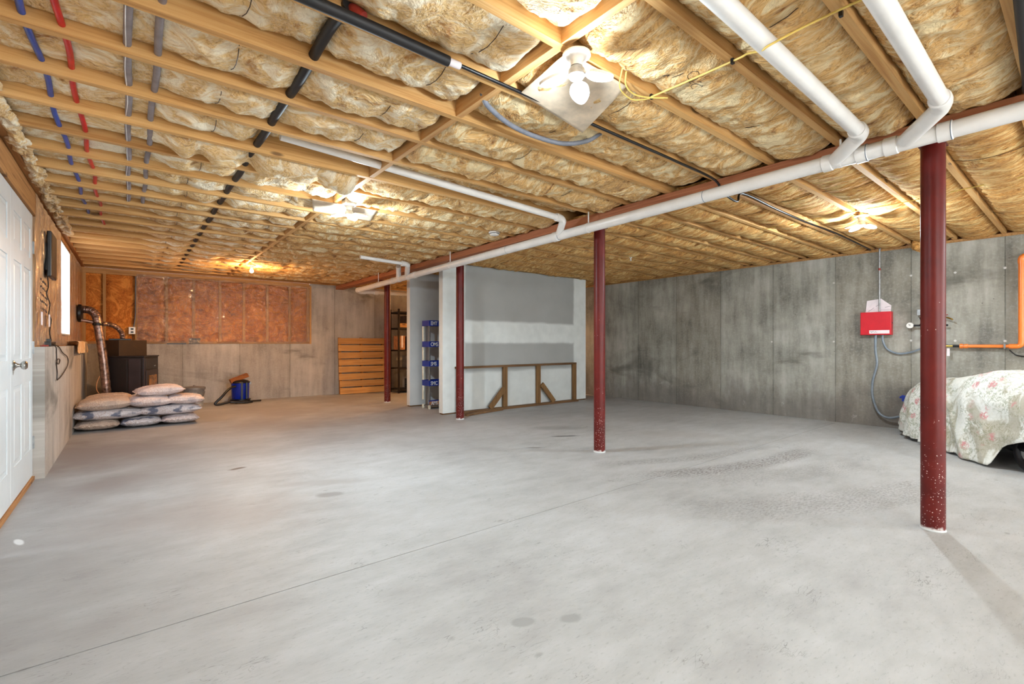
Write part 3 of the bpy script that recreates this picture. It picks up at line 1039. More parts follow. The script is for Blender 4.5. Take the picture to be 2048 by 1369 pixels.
for k in ks[:-1]:
    ya, yb = jl[k] + JW / 2 + 0.001, jl[k + 1] - JW / 2 - 0.001
    if ya > YB - 0.05:
        continue
    yb = min(yb, YB - 0.01)
    cell = 0.013 if -0.5 < ya < 3.2 else (0.018 if 3.2 <= ya < 6 else (0.026 if ya > 0 else 0.05))
    seen = ya > -0.6
    w1 = [0.36 + random.uniform(-.03, .03), 1.12 + random.uniform(-.05, .05)]
    w2 = [2.05 + random.uniform(-.08, .08), 2.85 + random.uniform(-.08, .08)]
    ze = {4: 2.44}.get(k, 2.414)
    sg = {7: 0.05, 8: 0.115}.get(k, 0.052)
    batt(-0.555, XB - JW / 2 - 0.012, ya, yb, ze, sg, k * 3.1, False, cell, w1, k == 7)
    batt(XB + JW / 2 + 0.004, 3.50, ya, yb, ze - 0.012, min(sg, 0.052), k * 3.1 + 50, False, cell, w2, k == 7)
    if seen:
        for w in (w1[:1] if k == 7 else w1 + w2):
            rod(w, ya, yb, ze - 0.002, 0.062)
    ya, yb = jr[k] + JW / 2 + 0.001, min(jr[k + 1] - JW / 2 - 0.001, YB - 0.004)
    if yb - ya < 0.03:
        continue
    w3 = [4.55 + random.uniform(-.1, .1), 5.5 + random.uniform(-.1, .1), 6.6 + random.uniform(-.1, .1)]
    # nearer the block the batts fill the bay right down to the joist edge
    batt(3.55, 5.60, ya, yb, 2.395, 0.052, k * 2.7 + 90, True, cell if ya < 3.2 else max(cell, 0.02), w3[:1])
    batt(5.62, XR + 0.09, ya, yb, 2.395, 0.052, k * 2.7 + 130, True, cell if ya < 3.2 else max(cell, 0.022), w3[2:])
    if seen:
        rod(w3[0], ya, yb, 2.368, 0.03)
        rod(w3[2], ya, yb, 2.368, 0.03)
# loose wool stuffed along the left plate and hanging over it
for (ya, yb, zt, s) in ((2.9, 3.75, 2.34, 1.0), (3.6, 4.55, 2.34, 2.0), (4.4, 5.4, 2.345, 3.0), (5.2, 6.3, 2.345, 4.0), (6.1, 7.6, 2.345, 5.0)):
    A, T = np.meshgrid(np.linspace(0, PI, 26), np.linspace(0, 1, int((yb - ya) / 0.02)))
    rr = 0.040 + 0.026 * fbm(T * 6 * (yb - ya) + s, A * 0.8, 3) - 0.05 * np.abs(T * 2 - 1) ** 6
    rr = rr + 0.008 * fbm(T * 26 * (yb - ya), A * 3, 2)
    Xg = -0.535 - np.cos(A) * rr * 1.1
    Yg = ya + (yb - ya) * T + 0.02 * pn(A * 2 + s, T * 5)
    Zg = zt + 0.022 - np.sin(A) * rr * (1.1 + 0.6 * pn(T * 3 + s, A))
    grid_mesh('loose_insulation', Xg, Yg, Zg, 'wool_left', ceil, flip=True)
# torn tuft below the right-hand sill
A, T = np.meshgrid(np.linspace(0, 2 * PI, 36), np.linspace(0.02, PI - 0.02, 24))
rr = 1 + 0.55 * fbm(np.sin(A) * 1.4 + 3, T * 1.3 + np.cos(A), 4)
grid_mesh('loose_insulation', 7.575 + 0.06 * rr * np.cos(A) * np.sin(T), 1.37 + 0.085 * rr * np.sin(A) * np.sin(T), 2.325 + 0.085 * rr * np.cos(T), 'wool_right', ceil)

# ------------------------------------------------------------------ drywall enclosure around the stair
ef = struct(MB().box((3.725, 6.272, 0.022), (6.94, 6.39, ZJ)).build('wall_stair_front', 'drywall'))
er = struct(MB().box((3.765, 7.44, 0.022), (6.94, 7.555, ZJ)).build('wall_stair_rear', 'white_wall'))
es = struct(MB().box((6.83, 6.39, 0.022), (6.94, 7.44, ZJ)).build('wall_stair_end', 'white_wall'))
MB().box((3.735, 6.28, 0.0), (6.93, 6.38, 0.022)).build('bottom_plate', 'old_wood_flat', ef)
MB().box((3.775, 7.45, 0.0), (6.93, 7.55, 0.022)).build('bottom_plate', 'old_wood_flat', er)
MB().box((6.84, 6.40, 0.0), (6.93, 7.44, 0.022)).build('bottom_plate', 'old_wood_flat', es)
for (x, y) in ((3.723, 6.271), (3.763, 7.439)):
    MB().tube([(x, y, 0.03), (x, y, ZJ)], 0.0035, 8).build('corner_bead', 'door_white', ef if y < 7 else er)

# inked product stamps on two of the batts, drawn on the wool itself
dg = bpy.context.evaluated_depsgraph_get()


def stamp(cx, cy, ang, size, strokes):
    mb = MB()
    ca, sa = math.cos(ang), math.sin(ang)
    for st_ in strokes:
        pts = []
        for (a, b2) in bez([(p[0], p[1], 0) for p in st_], 4) and [(q.x, q.y) for q in bez([(p[0], p[1], 0) for p in st_], 4)]:
            x, y = cx + (a * ca - b2 * sa) * size, cy + (a * sa + b2 * ca) * size
            hit, loc, nrm, fi, ob, mt = SC.ray_cast(dg, Vector((x, y, 2.1)), Vector((0, 0, 1)))
            if hit:
                pts.append((x, y, loc.z - 0.0005))
        if len(pts) > 2:
            mb.tube(pts, 0.0013, 5)
    mb.build('ink_stamp', 'ink', ceil, True)


RING = [(0, 0), (0.3, 0.5), (0.8, 0.5), (1.0, 0), (0.7, -0.5), (0.2, -0.5), (0, 0)]
ESS = [(1.9, 0.5), (1.5, 0.6), (1.3, 0.3), (1.7, 0), (1.9, -0.3), (1.6, -0.6), (1.3, -0.4)]
CEE = [(3.0, 0.5), (2.6, 0.6), (2.3, 0), (2.6, -0.6), (3.0, -0.4)]
WIG = [(k * 0.35, 0.35 * (-1) ** k) for k in range(9)]
stamp(2.02, 1.17, 0.35, 0.045, [RING, ESS, CEE])
stamp(1.93, 1.26, 0.2, 0.02, [WIG])
stamp(1.86, 4.03, 0.25, 0.05, [WIG, [(3.2, 0), (3.6, 0.5), (3.9, -0.4), (4.4, 0.4)]])
# ------------------------------------------------------------------ steel posts
POSTS = [((3.675, 0.600, 0), 'dark red steel post nearest the camera, right of the picture, paint-flecked foot'),
         ((3.690, 3.150, 0), 'dark red steel post in the open floor, between white stair wall and nearest post'),
         ((3.715, 5.775, 0), 'dark red steel post standing against the white stair wall corner'),
         ((3.735, 8.290, 0), 'dark red steel post farthest away, in front of the wooden pallet')]
for (loc, lab) in POSTS:
    t = thing('support_post', lab, 'post', loc, 'steel posts under the beam')
    x, y, _ = loc
    MB().tube([(x, y, 0.0), (x, y, 2.252)], 0.057, 28).build('shaft', 'post_red', t, True)
    MB().box((x - 0.17, y - 0.06, 2.252), (x + 0.06, y + 0.06, 2.259)).build('top_plate', 'post_red', t)
    MB().lathe([(0.0565, 0.010), (0.060, 0.004), (0.061, 0.0)], (x, y, 0.0005), 24).build('grout_ring', 'white_wall', t, True)

# ------------------------------------------------------------------ white drain pipe with its branches


def mz(y):
    return 2.229 - 0.01385 * y


XM = 3.38
t = thing('drain_pipe', 'long white plastic drain pipe hung under the beam with side branches', 'pipe', (XM, 4.0, 2.17))
MB().tube([(XM, YF + 0.05, mz(YF)), (XM, 8.80, mz(8.80))], 0.0445, 28).build('main_pipe', 'pvc', t, True)


def collar(a, b, r, name='coupling'):
    a, b = Vector(a), Vector(b)
    d = (b - a).normalized() * 0.004
    MB().tube([a, a + d, b - d, b], [r - 0.004, r, r, r - 0.004], 28).build(name, 'pvc', t, True)


for (y0, y1) in ((0.47, 0.535), (0.70, 0.765), (0.84, 0.90), (1.02, 1.075)):
    collar((XM, y0, mz(y0)), (XM, y1, mz(y1)), 0.0505)
for (y0, y1) in ((3.42, 3.49), (6.48, 6.56), (6.72, 6.80), (7.02, 7.09), (7.25, 7.32), (8.70, 8.83)):
    collar((XM, y0, mz(y0)), (XM, y1, mz(y1)), 0.050)
for y in (0.474, 1.855, 3.40, 0.842, 4.25):
    MB().tube([(XM, y, mz(y)), (XM, y + 0.003, mz(y))], 0.0515 if y < 1 else 0.0453, 28).build('primer_ring', 'pvc_ink', t, True)
# far end: elbow and cross run under the beam
p = bez([(XM, 8.74, mz(8.74)), (XM, 8.80, mz(8.8)), (XM + 0.03, 8.86, mz(8.8) - 0.005), (XM + 0.10, 8.89, mz(8.8) - 0.01), (XM + 0.18, 8.89, mz(8.8) - 0.01)], 5)
MB().tube(p, 0.050, 20).build('elbow', 'pvc', t, True)
MB().tube([(XM + 0.12, 8.89, mz(8.8) - 0.01), (6.5, 8.89, mz(8.8) + 0.03)], 0.042, 20).build('cross_pipe', 'pvc', t, True)
collar((XM + 0.34, 8.89, mz(8.8) - 0.009), (XM + 0.43, 8.89, mz(8.8) - 0.008), 0.050)


def branch(pts, r, r2):
    a, b = Vector(pts[0]), Vector(pts[1])
    MB().tube([a, b], r, 24).build('branch_pipe', 'pvc', t, True)
    d = (b - a).normalized()
    c, e = Vector(pts[2]), Vector(pts[3])
    MB().tube(bez([b - d * 0.05, b, b.lerp(c, 0.5) + d * 0.012, c, e], 5), r2, 20).build('elbow', 'pvc', t, True)
    collar(b - d * 0.065, b - d * 0.02, r2 + 0.004, 'socket_ring')


branch([(-0.4, 0.815, 2.300), (3.17, 0.825, 2.268), (3.235, 0.870, 2.255), (3.36, 1.00, 2.218)], 0.0365, 0.041)
branch([(-0.4, 0.462, 2.300), (3.07, 0.468, 2.262), (3.14, 0.500, 2.252), (3.355, 0.66, 2.222)], 0.0365, 0.041)
branch([(0.74, 3.225, 2.400), (3.235, 3.245, 2.300), (3.285, 3.27, 2.275), (3.365, 3.40, 2.195)], 0.029, 0.034)
branch([(2.50, 6.44, 2.300), (3.185, 6.44, 2.275), (3.25, 6.50, 2.255), (3.37, 6.76, 2.150)], 0.026, 0.038)
MB().tube([(3.27, 6.86, 2.300), (3.34, 7.00, 2.200), (3.38, 7.10, 2.140)], 0.034, 18).build('branch_pipe', 'pvc', t, True)
for y in (0.98, 3.02, 5.50, 7.0, 7.87):
    h = MB()
    h.tube([(XM, y, mz(y) + 0.04), (XM, y, ZJ)], 0.006, 8)
    h.tube([(XM, y - 0.006, mz(y)), (XM, y + 0.012, mz(y))], 0.0475, 24)
    h.build('hanger', 'pvc', t, True)

# ------------------------------------------------------------------ pipes running through the joists
t = thing('refrigerant_line', 'black foam-insulated pipe crossing the joists at left', 'pipe', (0.655, 5.5, 2.41))
yy = [1.79, 2.0] + [Y0 + PITCH * (k + 0.5) for k in range(5, 24)]
pts = [(0.650 - 0.008 * (i % 2), y, 2.385 + 0.005 * math.sin(i * 1.7)) for i, y in enumerate(yy)]
MB().tube(bez(pts, 4), 0.023, 14).build('foam_sleeve', 'black_foam', t, True)
p = bez([(0.665, 1.86, 2.395), (0.672, 1.80, 2.375), (0.70, 1.775, 2.345)], 5)
MB().tube(p, 0.025, 12).build('tape_wrap', 'tape_red', t, True)
p = [(0.2, 1.770, 2.322), (0.70, 1.770, 2.322), (1.08, 1.772, 2.320)]
MB().tube(p, 0.022, 14).build('foam_sleeve', 'black_foam', t, True)
MB().tube([(1.07, 1.772, 2.320), (1.14, 1.775, 2.324)], 0.016, 12).build('tape_wrap', 'paper', t, True)

t = thing('black_cable', 'thin black cable stapled under a joist from the foam pipe to the right wall', 'cable', (4.4, 1.85, 2.33))
p = bez([(1.05, 1.772, 2.325), (1.5, 1.782, 2.330), (2.2, 1.786, 2.329), (2.9, 1.786, 2.327), (3.40, 1.788, 2.315), (3.50, 1.79, 2.236), (3.62, 1.80, 2.236), (3.80, 1.81, 2.236), (3.92, 1.82, 2.325),
         (4.6, 1.84, 2.326), (5.3, 1.84, 2.322), (6.1, 1.82, 2.325), (7.0, 1.84, 2.326), (7.58, 1.86, 2.325)], 6)
MB().tube(p, 0.0085, 10).build('cable', 'black_plastic', t, True)
MB().box((3.9, 1.852, 2.318), (6.2, 1.885, 2.339)).build('batten', 'plate_wood', t)


def joist_run(name, label, x, z, r, mat, ks_, gap=None, stripe=None, wob=0.006):
    t = thing(name, label, 'pipe', (x, 3.5, z))
    y0, y1 = Y0 + PITCH * ks_[0], Y0 + PITCH * ks_[-1]
    n = int((y1 - y0) / 0.2)
    pts = [(x + wob * math.sin(i * 1.3 + x * 20), y0 + (y1 - y0) * i / n, z + wob * math.cos(i * 0.9)) for i in range(n + 1)]
    MB().tube(bez(pts, 3), r, 12).build('pipe_run', mat, t, True)
    if stripe:
        q = [(a + r * 0.5 * -1, b, c - r * 0.95) for (a, b, c) in pts]
        MB().tube(bez([(a + 0.003 * math.sin(i * 2.2), b, c) for i, (a, b, c) in enumerate(q)], 3), 0.0022, 6).build('white_wire', 'white_wire', t, True)
    return t


joist_run('water_pipe', 'blue plastic water pipe through the joists beside the left wall', -0.316, 2.385, 0.0125, 'blue_pipe', (-3, 15), wob=0.008)
joist_run('water_pipe', 'red plastic water pipe through the joists beside the blue one', -0.212, 2.385, 0.0125, 'red_pipe', (-3, 16), wob=0.008)
joist_run('foam_pipe', 'grey foam-covered pipe with a thin white wire along it', -0.003, 2.385, 0.0155, 'grey_foam', (-3, 13), stripe=True, wob=0.003)
joist_run('foam_pipe', 'grey foam-covered pipe without a wire, nearer the black foam pipe', 0.099, 2.385, 0.0150, 'grey_foam', (-3, 13), wob=0.004)

t = thing('flexible_conduit', 'grey flexible conduit sagging below the insulation near the bright ceiling lamp', 'conduit', (1.9, 2.08, 2.36))
p = bez([(1.40, 1.97, 2.37), (1.46, 2.00, 2.335), (1.65, 2.065, 2.322), (1.85, 2.085, 2.318), (2.06, 2.055, 2.318), (2.18, 1.97, 2.335), (2.24, 1.90, 2.38)], 14)
rr = [0.013 + 0.0012 * (i % 2) for i in range(len(p))]
MB().tube(p, rr, 12).build('conduit', 'grey_cable', t, True)

t = thing('yellow_cord', 'yellow cord tied up below the joists beside the bright ceiling lamp', 'cord', (2.03, 1.0, 2.33))
p = bez([(1.78, 1.36, 2.345), (1.83, 1.40, 2.318), (1.92, 1.42, 2.312), (2.02, 1.40, 2.320), (2.10, 1.35, 2.325)], 6)
MB().tube(p, 0.0035, 8).build('cord', 'yellow_cord', t, True)
p = bez([(1.74, 1.35, 2.345), (1.81, 1.42, 2.308), (1.93, 1.45, 2.305), (2.00, 1.43, 2.315), (2.03, 1.40, 2.322)], 6)
MB().tube(p, 0.003, 8).build('cord', 'yellow_cord', t, True)
p = bez([(2.03, 1.40, 2.326), (2.045, 1.2, 2.328), (2.053, 0.98, 2.328), (2.02, 0.92, 2.31), (1.94, 0.83, 2.249), (1.925, 0.79, 2.246), (1.96, 0.70, 2.275), (2.04, 0.59, 2.325), (2.06, 0.51, 2.335)], 8)
MB().tube(p, 0.0045, 8).build('cord', 'yellow_cord', t, True)
for y in (1.40, 1.00, 0.60):
    MB().box((2.035 + (1.40 - y) * 0.05 - 0.008, y - 0.006, 2.318), (2.035 + (1.40 - y) * 0.05 + 0.008, y + 0.006, 2.341)).build('staple', 'black_plastic', t)
t = thing('yellow_cord', 'thin yellow cord under the joists right of the beam', 'cord', (5.0, 1.0, 2.33))
p = bez([(5.35, 2.3, 2.333), (5.30, 1.9, 2.328), (5.28, 1.42, 2.330), (5.25, 1.0, 2.326), (5.2, 0.6, 2.333), (5.1, -0.1, 2.33)], 6)
MB().tube(p, 0.004, 8).build('cord', 'yellow_cord', t, True)

t = thing('black_duct', 'black pipe at the top right corner in front of the beam', 'pipe', (2.9, 0.215, 2.31))
MB().tube(bez([(1.6, 0.13, 2.315), (2.49, 0.165, 2.312), (3.0, 0.185, 2.31), (3.36, 0.20, 2.318), (3.44, 0.21, 2.36)], 5), 0.021, 14).build('foam_sleeve', 'black_foam', t, True)


# ------------------------------------------------------------------ ceiling lamps
def leaf_lamp(name, label, loc, base_z, heads, box=False, power=40, color=COOL, lens='lens_cool', group='ceiling lamps', leak=0.42):
    t = thing(name, label, 'lamp', (loc[0], loc[1], base_z), group)
    x, y = loc
    z = base_z
    if box:
        MB().box((x - 0.05, y - 0.05, z), (x + 0.05, y + 0.05, z + 0.05)).build('junction_box', 'galvanised', t, bevel=0.004)
    MB().lathe([(0, 0), (0.060, 0), (0.060, -0.008), (0.035, -0.016), (0.026, -0.030), (0.026, -0.052), (0, -0.052)], (x, y, z), 28).build('lamp_holder', 'porcelain', t, True)
    hz = z - 0.052
    MB().lathe([(0, 0), (0.022, 0), (0.034, -0.014), (0.036, -0.040), (0.026, -0.052), (0, -0.054)], (x, y, hz), 20).build('hub', 'galvanised', t, True)
    for (ang, tilt, reach) in heads:
        R = Matrix.Rotation(ang, 4, 'Z') @ Matrix.Rotation(tilt, 4, 'Y')
        T = Matrix.Translation((x, y, hz - 0.03)) @ R
        # leaf-shaped head: outline lengthways along local x
        out = []
        for k in range(20):
            a = 2 * PI * k / 20
            px = 0.045 + reach / 2 + math.cos(a) * reach / 2
            py = math.sin(a) * 0.042 * (1 - 0.25 * math.cos(a))
            out.append((px, py))
        hd = MB()
        vs = [T @ Vector((a, b, 0.006)) for a, b in out] + [T @ Vector((a, b, -0.006)) for a, b in out]
        n = len(out)
        hd.add(vs, [tuple(range(n)), tuple(reversed(range(n, 2 * n)))] + [(k, n + k, n + (k + 1) % n, (k + 1) % n) for k in range(n)])
        h = hd.build('lamp_head', 'porcelain', t)
        cx = 0.045 + reach / 2
        vs = [T @ Vector((cx + (a - cx) * 0.86, b * 0.82, -0.0075)) for a, b in out]
        MB().add(vs, [tuple(range(n))]).build('lens', lens, h, label='glowing lens')
        MB().tube([T @ Vector((0.0, 0, 0)), T @ Vector((0.055, 0, 0))], 0.007, 8).build('hinge_arm', 'galvanised', t, True)
    lamp_light(name + '_light', (x, y, hz - 0.11), power, color, 0.035, leak)
    return t


leaf_lamp('ceiling_lamp', 'bright three-headed ceiling lamp nearest the camera, over a pale sheet', (1.475, 1.385), 2.318,
          [(2.5, 0.30, 0.12), (-1.1, 0.30, 0.12), (0.6, 0.30, 0.12)], power=POWER['near'], leak=0.30)
leaf_lamp('ceiling_lamp', 'smaller ceiling lamp on a grey metal box, left of the long white pipe', (1.50, 4.12), 2.312,
          [(2.45, 0.10, 0.12), (-0.68, 0.10, 0.12), (0.9, 0.10, 0.11)], True, POWER['middle'], leak=0.22)
leaf_lamp('ceiling_lamp', 'starburst-bright ceiling lamp near the right concrete wall', (5.46, 1.41), 2.318,
          [(2.4, 0.2, 0.11), (-0.6, 0.2, 0.11), (0.9, 0.2, 0.11)], power=POWER['right'])
# unseen lamps of the same kind, added behind the camera as fill
leaf_lamp('ceiling_lamp', 'added fill ceiling lamp behind the camera on the left side', (1.5, -1.55), 2.318,
          [(2.2, 0.2, 0.11), (-0.4, 0.2, 0.11), (0.9, 0.2, 0.11)], power=POWER['behind_left'])
leaf_lamp('ceiling_lamp', 'added fill ceiling lamp behind the camera on the right side', (5.5, -1.55), 2.318,
          [(2.2, 0.2, 0.11), (-0.4, 0.2, 0.11), (0.9, 0.2, 0.11)], power=POWER['behind_right'])


def bulb_lamp(label, x, y, z, power):
    t = thing('bulb_lamp', label, 'lamp', (x, y, z), 'bare bulb lamps')
    MB().lathe([(0, 0), (0.055, 0), (0.055, -0.010), (0.030, -0.020), (0.024, -0.040), (0, -0.040)], (x, y, z), 24).build('lamp_holder', 'porcelain', t, True)
    MB().lathe([(0.013, -0.040), (0.015, -0.055), (0.028, -0.078), (0.030, -0.095), (0.022, -0.113), (0, -0.122)], (x, y, z), 20).build('bulb', 'lens_warm', t, True, label='glowing warm bulb')
    lamp_light('bulb_light', (x, y, z - 0.15), power, WARM, 0.03)


bulb_lamp('bare warm yellow bulb glowing under the joists in front of the plastic-covered wall', 1.51, 8.42, 2.335, POWER['back'])
bulb_lamp('bare warm bulb behind the white stair enclosure', 6.15, 8.75, 2.335, POWER['corner'])

# sheets of board stuffed behind lamps


def sheet(label, corners, mat, seed, parent=None):
    a, b, c, d = [Vector(p) for p in corners]
    U, V = np.meshgrid(np.linspace(0, 1, 24), np.linspace(0, 1, 24))
    P = [(1 - U) * (1 - V) * a[i] + U * (1 - V) * b[i] + U * V * c[i] + (1 - U) * V * d[i] for i in range(3)]
    o = grid_mesh('heat_shield', P[0], P[1], P[2] + 0.010 * pn(U * 2 + seed, V * 2 + seed), mat)
    m = o.modifiers.new('thickness', 'SOLIDIFY')
    m.thickness = 0.003
    tag(o, label, 'sheet')


M['pale_sheet'] = plain('pale_sheet', (0.88, 0.80, 0.70), 0.85, vary=0.08, scale=7)
sheet('pale square sheet hanging behind the bright three-headed lamp', [(1.44, 1.40, 2.326), (1.50, 1.79, 2.326), (2.02, 1.85, 2.300), (1.86, 1.42, 2.326)], 'pale_sheet', 1.3)
sheet('pale sheet hanging behind the lamp on the grey metal box', [(1.22, 4.23, 2.332), (1.30, 4.48, 2.300), (1.85, 4.50, 2.300), (1.80, 4.22, 2.332)], 'pale_sheet', 2.6)

t = thing('smoke_detector', 'round white smoke detector below the joists left of the beam', 'detector', (3.17, 4.225, 2.34))
MB().lathe([(0, 0), (0.062, 0), (0.062, -0.014), (0.054, -0.018), (0.050, -0.034), (0.030, -0.040), (0, -0.040)], (3.17, 4.225, 2.338), 28).build('body', 'porcelain', t, True)
MB().lathe([(0.056, -0.016), (0.0562, -0.021), (0.0525, -0.024)], (3.17, 4.225, 2.338), 28).build('vent_ring', 'black_plastic', t, True)
t = thing('pendant_sensor', 'tiny white sprinkler-like sensor under the joists right of the second post', 'sensor', (5.60, 4.20, 2.33))
MB().lathe([(0, 0.01), (0.022, 0.005), (0.022, -0.004), (0.008, -0.010), (0.008, -0.035), (0.016, -0.045), (0, -0.05)], (5.60, 4.20, 2.33), 16).build('body', 'porcelain', t, True)

# ------------------------------------------------------------------ things on the right wall
XW = XR
t = thing('alarm_panel', 'bright red metal box with a white sticker, mounted on the right concrete wall', 'box', (XW, 1.81, 1.36))
MB().box((XW - 0.095, 1.640, 1.205), (XW, 1.968, 1.505)).build('cabinet', 'panel_red', t, bevel=0.004)
MB().box((XW - 0.099, 1.646, 1.211), (XW - 0.095, 1.962, 1.499)).build('door', 'panel_red', t, bevel=0.002)
MB().box((XW - 0.101, 1.655, 1.222), (XW - 0.099, 1.868, 1.266)).build('sticker', 'paper', t, label='white sticker')
d = MB()
for (y, z, w, h) in ((1.852, 1.250, .016, .004), (1.846, 1.240, .006, .012), (1.826, 1.252, .012, .004), (1.832, 1.243, .005, .010), (1.812, 1.240, .016, .003), (1.803, 1.246, .004, .010), (1.79, 1.240, .010, .004)):
    d.box((XW - 0.1016, y - w / 2, z - h / 2), (XW - 0.1008, y + w / 2, z + h / 2))
d.build('sticker_print', 'ink', t)
MB().lathe([(0, 0), (0.010, 0), (0.010, 0.010), (0, 0.010)], (XW - 0.05, 1.640, 1.36), 12, Matrix.Rotation(PI / 2, 3, 'X')).build('lock', 'chrome', t, True)
t = thing('papers', 'creased white papers tucked behind the top of the red box', 'paper', (XW, 1.80, 1.5))
for (pts, dx) in (([(1.93, 1.50), (1.66, 1.50), (1.655, 1.585), (1.76, 1.68), (1.915, 1.66)], 0.012), ([(1.94, 1.50), (1.78, 1.50), (1.78, 1.645), (1.85, 1.62)], 0.016)):
    n = len(pts)
    vs = [(XW - dx - 0.004 * (i % 2), a, b) for i, (a, b) in enumerate(pts)] + [(XW - dx - 0.0015 - 0.004 * (i % 2), a, b) for i, (a, b) in enumerate(pts)]
    MB().add(vs, [tuple(reversed(range(n))), tuple(range(n, 2 * n))] + [(i, (i + 1) % n, n + (i + 1) % n, n + i) for i in range(n)]).build('sheet', 'paper', t)
d = MB()
d.bar((XW - 0.019, 1.90, 1.515), (XW - 0.019, 1.79, 1.60), 0.003, 0.001, (1, 0, 0))
d.bar((XW - 0.019, 1.72, 1.565), (XW - 0.019, 1.66, 1.578), 0.003, 0.001, (1, 0, 0))
d.bar((XW - 0.019, 1.90, 1.535), (XW - 0.019, 1.66, 1.530), 0.002, 0.001, (1, 0, 0))
d.build('fold_lines', 'ink', t)
t = thing('metal_conduit', 'thin vertical steel conduit from the ceiling down to the red box', 'conduit', (XW - 0.03, 1.775, 1.5))
MB().tube(bez([(XW - 0.03, 1.775, 1.503), (XW - 0.03, 1.775, 2.28), (XW - 0.045, 1.765, 2.33), (XW - 0.07, 1.75, 2.36)], 6), 0.010, 12).build('tube', 'galvanised', t, True)
MB().tube([(XW - 0.03, 1.775, 2.05), (XW - 0.03, 1.775, 2.08)], 0.013, 12).build('coupling', 'tape_red', t, True)
t = thing('flexible_hose', 'grey flexible hose dropping from the red box to the floor', 'hose', (XW - 0.045, 1.81, 0.2))
p = bez([(XW - 0.05, 1.812, 1.21), (XW - 0.04, 1.815, 1.0), (XW - 0.04, 1.80, 0.82), (XW - 0.05, 1.842, 0.60), (XW - 0.05, 1.845, 0.40), (XW - 0.06, 1.78, 0.20), (XW - 0.08, 1.68, 0.14), (XW - 0.12, 1.56, 0.17), (XW - 0.20, 1.42, 0.24)], 8)
MB().tube(p, 0.014, 12).build('hose', 'hose_grey', t, True)
t = thing('flexible_hose', 'grey flexible hose looping from the red box to the valves behind the post', 'hose', (XW - 0.05, 1.55, 1.0))
p = bez([(XW - 0.05, 1.740, 1.21), (XW - 0.04, 1.735, 1.12), (XW - 0.04, 1.69, 1.02), (XW - 0.04, 1.58, 0.965), (XW - 0.04, 1.45, 0.985), (XW - 0.05, 1.32, 1.045), (XW - 0.05, 1.20, 1.10)], 8)
MB().tube(p, 0.012, 12).build('hose', 'hose_grey', t, True)
t = thing('valve_assembly', 'pressure gauge with dark pipe fittings on the right wall, partly behind the nearest post', 'valve', (XW - 0.08, 1.30, 1.35))
g = MB().lathe([(0, 0), (0.034, 0), (0.036, 0.006), (0.036, 0.022), (0, 0.024)], (XW - 0.105, 1.452, 1.318), 26, Matrix.Rotation(PI / 2, 3, 'Y'))
gb = g.build('gauge', 'porcelain', t, True)
d = MB()
d.bar((XW - 0.1065, 1.462, 1.335), (XW - 0.1065, 1.448, 1.312), 0.004, 0.001, (1, 0, 0))
d.bar((XW - 0.1065, 1.465, 1.322), (XW - 0.1065, 1.44, 1.325), 0.003, 0.001, (1, 0, 0))
d.build('needle', 'black_plastic', gb)
MB().tube([(XW - 0.09, 1.42, 1.316), (XW - 0.09, 1.10, 1.312)], 0.012, 12).build('manifold', 'black_foam', t, True)
MB().lathe([(0.03, 0), (0.022, 0.02), (0.017, 0.04), (0.022, 0.07), (0.028, 0.09), (0.018, 0.11), (0, 0.12)], (XW - 0.09, 1.335, 1.316), 14).build('riser_fitting', 'dark_wire', t, True)
MB().box((XW - 0.08, 1.325, 1.44), (XW - 0.03, 1.39, 1.515)).build('switch_box', 'galvanised', t, bevel=0.004)
MB().tube([(XW - 0.09, 1.20, 1.05), (XW - 0.09, 1.20, 1.55)], 0.030, 14).build('riser_pipe', 'black_foam', t, True)
MB().tube(bez([(XW - 0.09, 1.18, 1.40), (XW - 0.10, 1.12, 1.405), (XW - 0.12, 1.07, 1.385), (XW - 0.12, 1.055, 1.37)], 5), 0.009, 10).build('tap', 'brass', t, True)
MB().tube([(XW - 0.10, 1.13, 1.40), (XW - 0.10, 1.13, 1.43), (XW - 0.10, 1.10, 1.435)], 0.006, 8).build('tap_handle', 'tape_red', t, True)
t = thing('sprinkler_pipe', 'orange plastic sprinkler pipe on the right wall turning upward at the picture edge', 'pipe', (XW - 0.07, 0.8, 1.06))
XO = XW - 0.075
MB().tube([(XO, 1.00, 1.062), (XO, 0.57, 1.062)], 0.019, 18).build('horizontal_pipe', 'orange_pipe', t, True)
MB().tube(bez([(XO, 0.60, 1.062), (XO, 0.55, 1.062), (XO, 0.525, 1.066), (XO, 0.510, 1.085), (XO, 0.506, 1.13)], 5), 0.026, 18).build('elbow', 'orange_pipe', t, True)
MB().tube([(XO, 0.506, 1.10), (XO, 0.506, 2.02)], 0.0255, 18).build('vertical_pipe', 'orange_pipe', t, True)
MB().tube(bez([(XO, 0.506, 1.97), (XO, 0.506, 2.02), (XO, 0.49, 2.045), (XO, 0.46, 2.05), (XO, 0.42, 2.05)], 5), 0.029, 18).build('elbow', 'orange_pipe', t, True)
MB().tube([(XO, 0.43, 2.05), (XO, -0.3, 2.05)], 0.0255, 18).build('upper_pipe', 'orange_pipe', t, True)
MB().tube([(XO, 1.00, 1.062), (XO, 0.972, 1.062)], 0.028, 18).build('coupling', 'orange_pipe', t, True)
MB().tube([(XO, 0.962, 1.062), (XO, 0.93, 1.062)], 0.025, 18).build('coupling', 'orange_pipe', t, True)
MB().tube([(XO, 1.06, 1.062), (XO, 1.00, 1.062)], 0.016, 14).build('fitting', 'black_foam', t, True)
MB().tube([(XO, 1.11, 1.062), (XO, 1.06, 1.062)], 0.013, 14).build('brass_fitting', 'brass', t, True)
MB().tube([(XO, 1.20, 1.060), (XO, 1.10, 1.062)], 0.015, 14).build('brass_fitting', 'brass', t, True)
